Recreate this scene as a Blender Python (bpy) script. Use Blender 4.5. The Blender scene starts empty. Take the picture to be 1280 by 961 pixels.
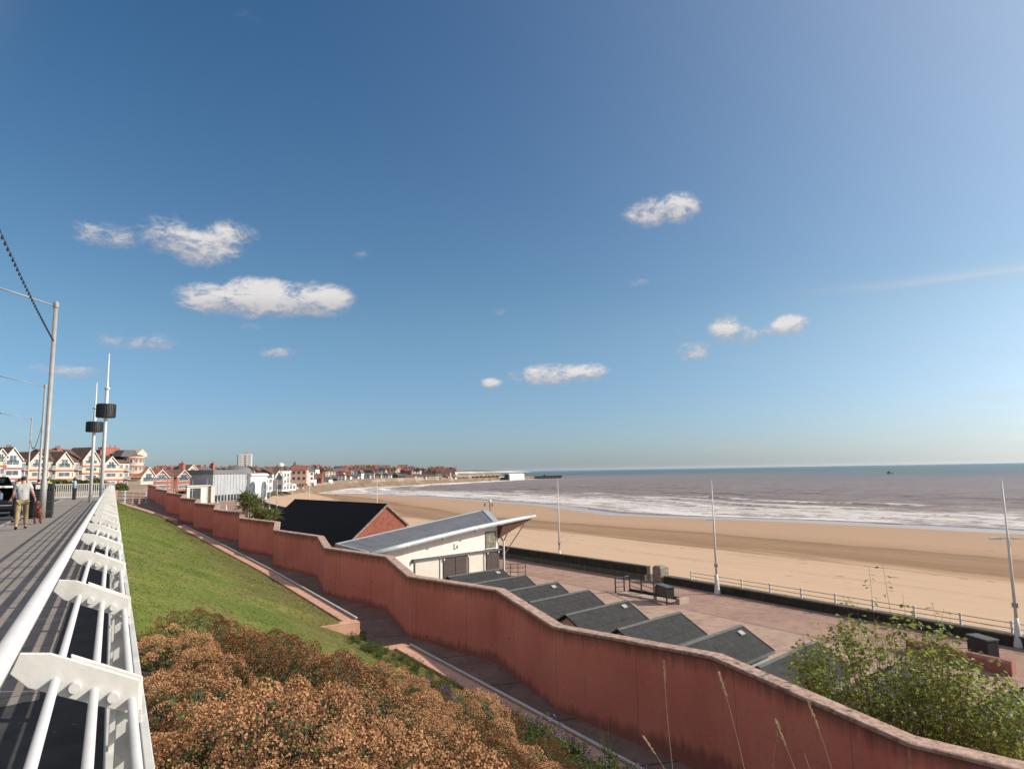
import bpy, bmesh, math, random
import numpy as np
from mathutils import Vector, Matrix, noise
random.seed(7)
R = math.radians
S = bpy.context.scene
col = S.collection
HC = 1.68
HAZE = 1.7e-5
YAW, PITCH, ROLL, FPX = R(30.1), R(7.2), R(0.98), 857.0
SUN_AZ, SUN_EL = R(121), R(31)
SKY_STRENGTH, SUN_STRENGTH, CLOUD_STRENGTH, EXPOSURE = .105, 5.0, .76, .32

# ------------------------------------------------------------------ camera
fw = Vector((math.sin(YAW)*math.cos(PITCH), math.cos(YAW)*math.cos(PITCH), math.sin(PITCH)))
rt = Vector((math.cos(YAW), -math.sin(YAW), 0))
up = rt.cross(fw)
rr = math.cos(ROLL)*rt - math.sin(ROLL)*up
uu = math.cos(ROLL)*up + math.sin(ROLL)*rt
cd = bpy.data.cameras.new('camera'); cam = bpy.data.objects.new('camera', cd); col.objects.link(cam)
cam.matrix_world = Matrix(((rr.x, uu.x, -fw.x, 0), (rr.y, uu.y, -fw.y, 0), (rr.z, uu.z, -fw.z, HC), (0, 0, 0, 1)))
cd.sensor_width = 36; cd.lens = 36*FPX/1280; cd.clip_start = .05; cd.clip_end = 60000
S.camera = cam

def ray(px, py): return fw + rr*((px-640)/FPX) - uu*((py-480.5)/FPX)
def atY(px, py, Y):
    d = ray(px, py); return Vector((0, 0, HC)) + d*(Y/d.y)
def atZ(px, py, z):
    d = ray(px, py); return Vector((0, 0, HC)) + d*((z-HC)/d.z)
def atX(px, py, x):
    d = ray(px, py); return Vector((0, 0, HC)) + d*(x/d.x)
def lerp(a, b, t): return a+(b-a)*t
def pw(tab, v):
    if v <= tab[0][0]: return tab[0][1]
    for (a, x), (b, y) in zip(tab, tab[1:]):
        if v <= b: return x+(y-x)*(v-a)/(b-a)
    return tab[-1][1]

# ------------------------------------------------------------------ materials
class NT:
    def __init__(s, name):
        s.m = bpy.data.materials.new(name); s.m.use_nodes = True
        s.t = s.m.node_tree; s.b = s.t.nodes['Principled BSDF']
    def n(s, typ, **kw):
        x = s.t.nodes.new(typ)
        for k, v in kw.items(): setattr(x, k, v)
        return x
    def l(s, a, b): s.t.links.new(a, b)
    def pos(s): return s.n('ShaderNodeNewGeometry').outputs['Position']
    def mapped(s, vec, scale):
        m = s.n('ShaderNodeMapping'); m.inputs['Scale'].default_value = scale; s.l(vec, m.inputs['Vector']); return m.outputs[0]
    def noise(s, vec, scale, detail=6, rough=.6, dist=0):
        x = s.n('ShaderNodeTexNoise'); x.inputs['Scale'].default_value = scale; x.inputs['Detail'].default_value = detail
        x.inputs['Roughness'].default_value = rough; x.inputs['Distortion'].default_value = dist; s.l(vec, x.inputs['Vector']); return x.outputs['Fac']
    def ramp(s, fac, stops):
        x = s.n('ShaderNodeValToRGB'); e = x.color_ramp.elements
        while len(e) < len(stops): e.new(.5)
        for i, (p, c) in enumerate(stops):
            e[i].position = p; e[i].color = (c[0], c[1], c[2], 1) if not isinstance(c, (int, float)) else (c, c, c, 1)
        s.l(fac, x.inputs[0]); return x.outputs[0]
    def math(s, op, a, b=None, c=None, clamp=False):
        x = s.n('ShaderNodeMath', operation=op, use_clamp=clamp)
        for i, v in enumerate((a, b, c)):
            if v is None: continue
            if isinstance(v, (int, float)): x.inputs[i].default_value = v
            else: s.l(v, x.inputs[i])
        return x.outputs[0]
    def mix(s, fac, a, b, mode='MIX'):
        x = s.n('ShaderNodeMix', data_type='RGBA', blend_type=mode)
        for i, v in ((0, fac), (6, a), (7, b)):
            if isinstance(v, (int, float)): x.inputs[i].default_value = v if i == 0 else (v, v, v, 1)
            elif isinstance(v, tuple): x.inputs[i].default_value = (*v[:3], 1)
            else: s.l(v, x.inputs[i])
        return x.outputs[2]
    def sep(s, vec):
        x = s.n('ShaderNodeSeparateXYZ'); s.l(vec, x.inputs[0]); return x.outputs
    def attr(s, name):
        return s.n('ShaderNodeAttribute', attribute_name=name).outputs['Fac']
    def bump(s, h, strength=.3, dist=.02):
        x = s.n('ShaderNodeBump'); x.inputs['Strength'].default_value = strength; x.inputs['Distance'].default_value = dist
        s.l(h, x.inputs['Height']); s.l(x.outputs[0], s.b.inputs['Normal'])
    def out(s, color=None, rough=None, metal=None, spec=.3):
        for k, v in (('Base Color', color), ('Roughness', rough), ('Metallic', metal), ('Specular IOR Level', spec)):
            if v is None: continue
            if isinstance(v, tuple): s.b.inputs[k].default_value = (*v[:3], 1)
            elif isinstance(v, (int, float)): s.b.inputs[k].default_value = v
            else: s.l(v, s.b.inputs[k])
        return s.m

def paintmat(name, c1, c2, dirt, rough):
    t = NT(name); p = t.pos()
    c = t.ramp(t.noise(p, 6, 7, .65), [(.3, c2), (.55, c1)])
    c = t.mix(t.ramp(t.noise(p, 22, 8, .75), [(.64, 0.), (.76, .5)]), c, dirt)
    c = t.mix(t.ramp(t.noise(p, 3.2, 9, .75), [(.60, 0.), (.72, .45)]), c, (.30, .26, .21))
    t.bump(t.noise(p, 60, 4), .08, .01)
    return t.out(c, rough, spec=.4)

def mat(name, c1, c2=None, scale=3., rough=.75, bump=0., bscale=None, metal=0., spec=.3, stretch=(1, 1, 1), lo=.35, hi=.68, trans=0):
    t = NT(name); p = t.pos()
    if stretch != (1, 1, 1): p = t.mapped(p, stretch)
    c2 = c2 or tuple(v*.78 for v in c1)
    f = t.noise(p, scale, 8, .65)
    c = t.ramp(f, [(lo, c2), (hi, c1)])
    if bump:
        t.bump(t.noise(p, bscale or scale*6, 5, .7), bump, .02)
    return t.out(c, rough, metal, spec)

M = {}
M['white_paint'] = paintmat('white_paint', (.58, .555, .51), (.46, .435, .39), (.22, .14, .085), .48)
M['rail_paint'] = paintmat('rail_paint', (.47, .46, .455), (.42, .41, .40), (.34, .30, .26), .4)
M['grey_steel'] = mat('grey_steel', (.34, .325, .30), (.27, .255, .235), 2, .5, metal=.15)
M['lamp_white'] = mat('lamp_white', (.62, .62, .60), (.52, .52, .50), 2, .4)
M['black_metal'] = mat('black_metal', (.022, .022, .024), (.012, .012, .013), 3, .45, spec=.5)
M['black_plastic'] = mat('black_plastic', (.03, .03, .032), (.018, .018, .02), 3, .5)
M['dark_drum'] = mat('dark_drum', (.055, .055, .055), (.03, .03, .03), 4, .5)
M['coping'] = mat('coping_stone', (.47, .31, .245), (.22, .135, .105), 9, .9, .6, 45, lo=.35, hi=.6)
M['kerb'] = mat('pink_kerb', (.55, .31, .22), (.42, .22, .15), 2.2, .9, .15, 40)
M['ramp'] = mat('ramp_concrete', (.22, .14, .12), (.13, .085, .075), 1.3, .9, .2, 30)
M['soil'] = mat('soil', (.09, .06, .035), (.04, .028, .018), 4, .95, .8, 18)
M['bankx'] = mat('bank_greenx', (.07, .085, .03), (.035, .04, .018), 1.5, .95, .8, 6)
M['glass'] = mat('window_glass', (.05, .06, .07), (.02, .025, .03), 2, .08, spec=.6)
M['bluish_glass'] = mat('bluish_glass', (.12, .145, .18), (.04, .05, .06), .6, .1, spec=.6)
M['zinc_roof'] = mat('zinc_roof', (.165, .165, .17), (.125, .125, .13), .9, .6, .05, 20)
M['silver'] = mat('silver_gutter', (.46, .48, .49), (.36, .38, .39), 2, .45, metal=.15)
M['render'] = mat('cream_render', (.68, .635, .58), (.59, .545, .49), 1.6, .85, .05, 30)
M['brown_slat'] = mat('brown_slat', (.085, .058, .052), (.055, .038, .035), 4, .7)
M['soffit'] = mat('brown_soffit', (.13, .06, .045), (.08, .04, .03), 2, .8)
M['cream_door'] = mat('cream_door', (.56, .51, .43), (.49, .445, .375), 1.2, .6)
M['felt'] = mat('roof_felt', (.043, .043, .041), (.024, .024, .024), 3.2, .95, .5, 60)
M['felt_edge'] = mat('felt_edge', (.115, .115, .11), (.075, .075, .072), 6, .9)
M['hut_wall'] = mat('hut_wall', (.30, .30, .29), (.22, .22, .21), 3, .8)
M['hut_pink'] = mat('hut_pink', (.62, .47, .42), (.52, .38, .33), 3, .8)
M['vent'] = mat('pale_vent', (.36, .35, .33), (.26, .25, .24), 9, .6)
M['slate'] = mat('black_slate', (.022, .023, .026), (.009, .010, .012), 3.5, .85, .5, 14, spec=.1)
M['stone'] = mat('weathered_stone', (.34, .28, .22), (.16, .13, .10), 4, .95, .7, 16)
M['seawall'] = mat('dark_sea_wall', (.062, .058, .048), (.026, .025, .021), 1.4, .95, .5, 12)
M['wallcap'] = mat('mossy_cap', (.15, .135, .105), (.07, .066, .05), 2.4, .95, .4, 14)
M['tanwall'] = mat('tan_sea_wall', (.27, .18, .11), (.12, .085, .055), .12, .95, .3, 1)
M['redlow'] = mat('red_low_wall', (.32, .135, .105), (.22, .09, .07), 2, .9, .2, 20)
M['plinth'] = mat('plinth_concrete', (.40, .30, .24), (.31, .23, .18), 2, .9, .1, 20)
M['leaf'] = mat('shrub_leaf', (.085, .115, .025), (.03, .045, .012), 9, .5, spec=.4)
M['brown_head'] = None
M['road'] = mat('asphalt', (.075, .074, .072), (.05, .05, .05), 3, .9, .3, 60)
M['paver_kerb'] = mat('granite_kerb', (.36, .33, .30), (.28, .26, .24), 3, .85)
M['far_ground'] = mat('far_ground', (.20, .17, .11), (.09, .10, .05), .02, .95)
M['skin'] = mat('skin', (.50, .27, .19), (.44, .23, .16), 8, .6)
M['hair'] = mat('brown_hair', (.06, .035, .022), (.03, .02, .012), 20, .7)
M['tshirt'] = mat('grey_tshirt', (.42, .42, .40), (.33, .33, .31), 6, .9)
M['khaki'] = mat('khaki_trousers', (.34, .25, .13), (.22, .16, .08), 7, .9)
M['boots'] = mat('dark_boots', (.04, .03, .028), None, 7, .7)
M['bluecloth'] = mat('blue_cloth', (.16, .22, .34), (.11, .15, .24), 6, .9)
M['redcloth'] = mat('red_cloth', (.38, .05, .05), (.26, .03, .03), 6, .8)
M['hivis'] = mat('hi_vis', (.38, .75, .08), (.28, .58, .05), 6, .8)
M['darkcloth'] = mat('dark_cloth', (.03, .03, .035), None, 6, .9)
M['dogfur'] = mat('red_brown_fur', (.22, .075, .04), (.13, .045, .025), 14, .85, .3, 60)
M['carpaint'] = mat('black_car_paint', (.012, .012, .014), (.010, .010, .011), 1, .15, spec=.6)
M['carinside'] = mat('car_interior', (.02, .02, .022), None, 4, .8)
M['redlamp'] = mat('rear_lamp_red', (.35, .015, .015), None, 4, .2)
M['rubber'] = mat('rubber', (.018, .018, .018), None, 4, .8)
M['plate_yellow'] = mat('yellow_plate', (.65, .52, .05), None, 4, .5)
M['signblue'] = mat('sign_blue', (.30, .40, .50), (.24, .33, .42), 4, .5)
M['straw'] = mat('straw', (.52, .40, .22), (.36, .27, .14), 14, .8)
M['bark'] = mat('bark', (.12, .08, .055), (.06, .04, .03), 10, .9, .3, 40)
M['cliff'] = mat('chalk_cliff', (.62, .58, .50), (.36, .32, .24), .004, .95)
M['cliffgrass'] = mat('cliff_grass', (.13, .13, .06), (.09, .09, .045), .004, .95)
M['steel_shed'] = mat('pale_shed', (.50, .52, .52), (.44, .46, .46), .05, .6)
M['darktimber'] = mat('dark_timber', (.03, .028, .026), (.018, .017, .016), .3, .9)
M['signwhite'] = mat('sign_white', (.75, .75, .73), None, 4, .5)

def groundmat():
    t = NT('bank_green'); p = t.pos(); x, y, z = t.sep(p)
    g = t.ramp(t.noise(p, 1.5, 7, .7), [(.35, (.035, .04, .018)), (.68, (.07, .085, .03))])
    f = t.ramp(t.noise(p, .03, 7, .7), [(.35, (.19, .14, .10)), (.65, (.34, .25, .18))])
    c = t.mix(t.math('GREATER_THAN', y, 72.), g, f)
    t.bump(t.noise(p, 6, 5), .6, .05)
    return t.out(c, .95)
M['bank'] = groundmat()
def brickmat(name, c1, c2, mortar, sc):
    t = NT(name); p = t.pos(); x, y, z = t.sep(p)
    cx = t.n('ShaderNodeCombineXYZ'); t.l(t.math('ADD', x, y), cx.inputs[0]); t.l(z, cx.inputs[1])
    b = t.n('ShaderNodeTexBrick'); b.inputs['Scale'].default_value = sc
    for k, c in (('Color1', c1), ('Color2', c2), ('Mortar', mortar)): b.inputs[k].default_value = (*c, 1)
    b.inputs['Mortar Size'].default_value = .012; t.l(cx.outputs[0], b.inputs['Vector'])
    f = t.noise(p, 2.5, 6)
    c = t.mix(.7, b.outputs['Color'], t.ramp(f, [(.3, .45), (.7, 1.)]), 'MULTIPLY')
    return t.out(c, .9)
M['brick'] = brickmat('red_brick', (.40, .10, .055), (.22, .06, .04), (.30, .22, .18), 4.5)
M['town_brick'] = brickmat('town_brick', (.34, .13, .08), (.26, .10, .065), (.3, .2, .16), 2)

def wallmat():
    t = NT('red_render'); p = t.pos(); x, y, z = t.sep(p)
    big = t.noise(p, .55, 5); fine = t.noise(p, 14, 8, .7)
    streak = t.noise(t.mapped(p, (3.2, 3.2, .16)), 1.6, 8, .7)
    c = t.ramp(big, [(.3, (.56, .175, .13)), (.7, (.70, .245, .18))])
    c = t.mix(t.ramp(streak, [(.56, 0.), (.78, .5)]), c, (.22, .095, .072))
    c = t.mix(t.ramp(streak, [(.26, .55), (.42, 0.)]), c, (.50, .25, .19))
    c = t.mix(t.ramp(fine, [(.33, .3), (.46, 0.)]), c, (.24, .095, .075))
    # dark run-off just below the coping (the 'down' attribute is the metres below the top edge)
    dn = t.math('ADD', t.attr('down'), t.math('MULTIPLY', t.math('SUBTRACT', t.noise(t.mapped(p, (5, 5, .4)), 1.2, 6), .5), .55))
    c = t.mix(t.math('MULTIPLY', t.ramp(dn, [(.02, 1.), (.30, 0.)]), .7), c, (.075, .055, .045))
    foot = t.math('SUBTRACT', 1.8, dn)
    c = t.mix(t.math('MULTIPLY', t.ramp(foot, [(.02, 1.), (.22, 0.)]), .6), c, (.10, .06, .05))
    # day joints between pours
    w = t.math('ABSOLUTE', t.math('SUBTRACT', t.math('FRACT', t.math('MULTIPLY', t.attr('along'), 1/2.42)), .5))
    c = t.mix(t.math('MULTIPLY', t.math('LESS_THAN', w, .004), .4), c, (.12, .06, .05))
    c = t.mix(t.math('MULTIPLY', t.attr('arris'), t.ramp(t.noise(p, 7, 4), [(.35, .15), (.65, .6)])), c, (.66, .36, .27))
    v = t.n('ShaderNodeTexVoronoi'); v.inputs['Scale'].default_value = 1.3; t.l(p, v.inputs['Vector'])
    c = t.mix(t.ramp(v.outputs['Distance'], [(.035, .8), (.06, 0.)]), c, (.08, .045, .04))
    t.bump(t.math('ADD', fine, t.math('MULTIPLY', streak, .5)), .35, .015)
    return t.out(c, .92, spec=.15)
M['wall'] = wallmat()

def pavemat():
    t = NT('paving_flags'); p = t.pos(); x, y, z = t.sep(p)
    row = t.math('FRACT', t.math('MULTIPLY', y, 1/.62)); ry = t.math('FLOOR', t.math('MULTIPLY', y, 1/.62))
    colx = t.math('FRACT', t.math('MULTIPLY', x, 1/.62))
    rx = t.math('FLOOR', t.math('MULTIPLY', x, 1/.62))
    cc = t.n('ShaderNodeCombineXYZ'); t.l(rx, cc.inputs[0]); t.l(ry, cc.inputs[1])
    wn = t.n('ShaderNodeTexWhiteNoise'); t.l(cc.outputs[0], wn.inputs[0])
    c = t.ramp(wn.outputs[0], [(0, (.215, .185, .16)), (1, (.27, .235, .205))])
    c = t.mix(t.ramp(t.noise(p, 1.1, 8, .7), [(.35, .55), (.65, 0.)]), c, (.20, .165, .14))
    c = t.mix(t.ramp(t.noise(p, 40, 4), [(.35, .5), (.5, 0.)]), c, (.15, .13, .115))
    jy = t.math('LESS_THAN', row, .035); jx = t.math('MULTIPLY', t.math('LESS_THAN', colx, .02), .35)
    c = t.mix(t.math('MULTIPLY', t.math('MAXIMUM', jy, jx), .8), c, (.07, .06, .055))
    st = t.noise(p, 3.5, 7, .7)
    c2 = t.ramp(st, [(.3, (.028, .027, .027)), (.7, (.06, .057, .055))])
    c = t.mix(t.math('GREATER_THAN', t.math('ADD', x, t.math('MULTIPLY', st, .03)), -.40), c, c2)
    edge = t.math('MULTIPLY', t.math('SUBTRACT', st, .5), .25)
    shade_patch = t.math('MULTIPLY', t.math('LESS_THAN', t.math('ADD', y, edge), 6.6), t.math('GREATER_THAN', t.math('ADD', x, edge), -.8))  # dark patch near the railing base: cast shade painted into the paving colour
    light_flecks = t.math('GREATER_THAN', t.noise(p, 9, 5, .7), .68)  # pale flecks painted as light leaking through that shade
    c = t.mix(shade_patch, c, t.mix(light_flecks, c2, (.30, .26, .22)))
    t.bump(t.noise(p, 50, 4), .25, .01)
    return t.out(c, .88)
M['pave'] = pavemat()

def prommat():
    t = NT('pink_paving'); p = t.pos(); x, y, z = t.sep(p)
    c = t.ramp(t.noise(p, .35, 8, .65), [(.3, (.28, .165, .12)), (.7, (.375, .235, .175))])
    b = t.n('ShaderNodeTexBrick'); b.inputs['Scale'].default_value = 1.6; b.inputs['Mortar Size'].default_value = .02
    for k, v in (('Color1', 1.), ('Color2', .86), ('Mortar', .7)): b.inputs[k].default_value = (v, v, v, 1)
    t.l(p, b.inputs['Vector'])
    c = t.mix(.6, c, b.outputs['Color'], 'MULTIPLY')
    # a darker joint strip along the promenade and a paler inner strip
    xs = t.math('ADD', x, t.math('MULTIPLY', y, .03))
    c = t.mix(t.math('MULTIPLY', t.math('LESS_THAN', t.math('ABSOLUTE', t.math('SUBTRACT', xs, 33.3)), .13), .45), c, (.16, .11, .09))
    c = t.mix(t.math('MULTIPLY', t.math('LESS_THAN', xs, 33.1), .5), c, (.42, .295, .22))
    c = t.mix(t.ramp(t.noise(p, 1.4, 7, .7), [(.36, .5), (.52, 0.)]), c, (.18, .12, .09))
    c = t.mix(t.ramp(t.noise(t.mapped(p, (.9, .15, 1)), .8, 6, .7), [(.58, 0.), (.7, .4)]), c, (.20, .14, .11))
    return t.out(c, .9)
M['prom'] = prommat()

def lawnmat():
    t = NT('lawn_grass'); p = t.pos()
    a = t.noise(p, .55, 7, .65); b = t.noise(t.mapped(p, (1, 1, 1)), 9, 7, .75)
    c = t.ramp(a, [(.34, (.085, .115, .018)), (.5, (.15, .175, .028)), (.66, (.22, .205, .05))])
    c = t.mix(t.ramp(t.noise(p, .22, 5, .6), [(.42, .5), (.6, 0.)]), c, (.085, .115, .02))
    c = t.mix(t.ramp(t.noise(t.mapped(p, (1, .55, 1)), .75, 8, .72), [(.52, 0.), (.64, .75)]), c, (.20, .15, .06))
    e = t.math('ADD', t.attr('edge'), t.math('MULTIPLY', t.math('SUBTRACT', t.noise(p, .8, 6, .7), .5), 1.3))
    c = t.mix(t.ramp(e, [(.38, 0.), (.85, .8)]), c, (.125, .085, .035))
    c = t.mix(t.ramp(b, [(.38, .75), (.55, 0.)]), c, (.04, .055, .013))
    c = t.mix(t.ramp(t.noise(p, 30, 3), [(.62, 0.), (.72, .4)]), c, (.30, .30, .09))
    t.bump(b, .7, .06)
    return t.out(c, .9, spec=.15)
M['lawn'] = lawnmat()
M['blade'] = mat('grass_blade', (.15, .175, .032), (.08, .10, .02), 2.5, .7, spec=.2)

def sandmat():
    t = NT('beach_sand'); p = t.pos(); x, y, z = t.sep(p)
    s = t.attr('shore')
    ny = t.noise(t.mapped(p, (.05, .012, .05)), 1, 6, .6)
    nf = t.noise(t.mapped(p, (.5, .03, .5)), 1, 8, .7)
    e = t.math('ADD', s, t.math('ADD', t.math('MULTIPLY', t.math('SUBTRACT', ny, .5), .22), t.math('MULTIPLY', t.math('SUBTRACT', nf, .5), .16)))
    c = t.ramp(e, [(0, (.50, .345, .232)), (.31, (.485, .33, .22)), (.325, (.36, .23, .14)), (.36, (.235, .14, .08)), (.43, (.29, .18, .105)), (.50, (.22, .13, .075)),
                   (.515, (.33, .21, .13)), (.62, (.39, .25, .16)), (.90, (.37, .245, .16)), (1, (.30, .21, .15))])
    tr = t.noise(t.mapped(p, (1.4, .06, 1)), 1, 8, .75)
    c = t.mix(t.ramp(tr, [(.50, 0.), (.68, .32)]), c, (.27, .18, .11))
    c = t.mix(t.ramp(t.noise(p, 6, 4, .7), [(.35, .22), (.5, 0.)]), c, (.30, .21, .14))
    # tyre tracks and the weed line left by the last tide
    for s0, a_ in ((.205, .30), (.212, .30), (.285, .25), (.291, .25), (.60, .22), (.605, .22), (.72, .16)):
        q0 = t.math('ABSOLUTE', t.math('SUBTRACT', t.math('ADD', s, t.math('MULTIPLY', t.math('SUBTRACT', ny, .5), .10)), s0))
        c = t.mix(t.math('MULTIPLY', t.math('LESS_THAN', q0, .0016), t.math('MULTIPLY', t.ramp(t.noise(p, .12, 4), [(.4, 0.), (.55, 1.)]), a_)), c, (.17, .10, .06))
    vo = t.n('ShaderNodeTexVoronoi'); vo.inputs['Scale'].default_value = .55; t.l(t.mapped(p, (1, .5, 1)), vo.inputs['Vector'])
    sp_ = t.math('MULTIPLY', t.ramp(vo.outputs['Distance'], [(.10, 1.), (.17, 0.)]), t.ramp(t.noise(p, .05, 5), [(.52, 0.), (.62, .8)]))
    c = t.mix(sp_, c, (.10, .075, .05))
    wet = t.ramp(t.math('ADD', s, t.math('MULTIPLY', t.math('SUBTRACT', ny, .5), .10)), [(.905, 0.), (.935, 1.)])
    q1 = t.math('MULTIPLY', t.math('SUBTRACT', x, 124.5), 1/6.); q2 = t.math('MULTIPLY', t.math('SUBTRACT', y, 157.), 1/14.)
    pud = t.ramp(t.math('ADD', t.math('ADD', t.math('MULTIPLY', q1, q1), t.math('MULTIPLY', q2, q2)), t.math('MULTIPLY', t.noise(p, .2, 5), 1.6)), [(.45, 1.), (.95, 0.)])
    wet = t.math('MAXIMUM', wet, t.ramp(t.math('ADD', t.math('ADD', t.math('MULTIPLY', q1, q1), t.math('MULTIPLY', q2, q2)), t.math('MULTIPLY', t.noise(p, .2, 5), .9)), [(.7, 1.), (.95, 0.)]))
    c = t.mix(wet, c, (.40, .34, .30))
    r = t.math('SUBTRACT', .95, t.math('MULTIPLY', wet, .58))
    t.bump(t.math('ADD', tr, t.noise(p, 2.2, 5)), .25, .06)
    return t.out(c, r, spec=t.math('ADD', .1, t.math('MULTIPLY', wet, .6)))
M['sand'] = sandmat()

def seamat():
    t = NT('sea_water'); p = t.pos()
    d = t.attr('off'); fo = t.attr('foam')
    k = t.math('MAXIMUM', 0., t.math('ADD', d, t.math('MULTIPLY', t.math('SUBTRACT', t.noise(p, .004, 6), .5), 420)))
    dd = t.math('MULTIPLY', k, 1/2400)
    c = t.ramp(dd, [(0, (.30, .205, .15)), (.14, (.25, .17, .13)), (.27, (.185, .145, .115)), (.40, (.09, .13, .115)), (1, (.04, .115, .12))])
    n1 = t.noise(t.mapped(p, (.42, .09, .4)), 1, 9, .72)
    n3 = t.noise(t.mapped(p, (.06, .012, .06)), 1, 6, .6)
    c = t.mix(t.ramp(n1, [(.40, .8), (.54, 0.)]), c, (.085, .062, .05))
    c = t.mix(t.ramp(n3, [(.55, 0.), (.7, .35)]), c, (.34, .25, .20))
    n2 = t.noise(t.mapped(p, (.45, .26, .5)), 1, 10, .8, .6)
    n4 = t.noise(t.mapped(p, (.10, .05, .1)), 1, 7, .75, .4)
    f = t.math('ADD', fo, t.math('ADD', t.math('MULTIPLY', t.math('SUBTRACT', n2, .5), 1.5), t.math('MULTIPLY', t.math('SUBTRACT', n4, .5), .9)))
    f = t.math('MULTIPLY', f, t.math('GREATER_THAN', fo, .012))
    fm = t.ramp(f, [(.33, 0.), (.56, 1.)])
    c = t.mix(t.math('MULTIPLY', fm, .86), c, (.68, .635, .60))
    r = t.math('ADD', .34, t.math('MULTIPLY', fm, .6))
    t.bump(t.math('ADD', t.noise(t.mapped(p, (.35, .10, .3)), 1.6, 8, .75), t.math('MULTIPLY', fm, .2)), 1., .6)
    return t.out(c, r, spec=.22)
M['sea'] = seamat()

def headmat():
    t = NT('dry_flower_heads'); p = t.pos()
    a = t.noise(p, 2.2, 5); b = t.noise(p, 38, 3, .7)
    a = t.math('ADD', t.math('MULTIPLY', a, .6), t.math('MULTIPLY', t.noise(p, 6.5, 3), .4))
    c = t.ramp(a, [(.36, (.19, .092, .045)), (.5, (.34, .17, .078)), (.64, (.44, .245, .115))])
    c = t.mix(t.ramp(b, [(.36, .6), (.5, 0.)]), c, (.16, .07, .04))
    c = t.mix(t.ramp(b, [(.58, 0.), (.74, .6)]), c, (.62, .44, .29))
    return t.out(c, .85, spec=.15)
M['brown_head'] = headmat()
def leafmat(name, a, b, y):
    t = NT(name); p = t.pos()
    oi = t.n('ShaderNodeTexWhiteNoise'); sn = t.n('ShaderNodeVectorMath', operation='SNAP'); t.l(p, sn.inputs[0]); sn.inputs[1].default_value = (.06, .06, .06); t.l(sn.outputs[0], oi.inputs[0])
    c = t.ramp(oi.outputs[0], [(0, a), (.75, b), (1, y)])
    m = t.out(c, .5, spec=.22)
    t.b.inputs['Transmission Weight'].default_value = 0
    tr = t.n('ShaderNodeBsdfTranslucent'); t.l(c, tr.inputs[0]); mx = t.n('ShaderNodeMixShader'); mx.inputs[0].default_value = .42
    t.l(t.b.outputs[0], mx.inputs[1]); t.l(tr.outputs[0], mx.inputs[2]); t.l(mx.outputs[0], t.t.nodes['Material Output'].inputs[0])
    return m
M['birch'] = leafmat('bush_leaf', (.09, .13, .022), (.30, .34, .065), (.46, .40, .11))
M['weed'] = leafmat('weed_leaf', (.05, .08, .02), (.11, .14, .035), (.20, .16, .05))
M['farleaf'] = leafmat('spiky_leaf', (.08, .11, .03), (.20, .21, .07), (.32, .29, .12))
M['violet'] = mat('violet_petal', (.16, .08, .26), None, 30, .8)

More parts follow.
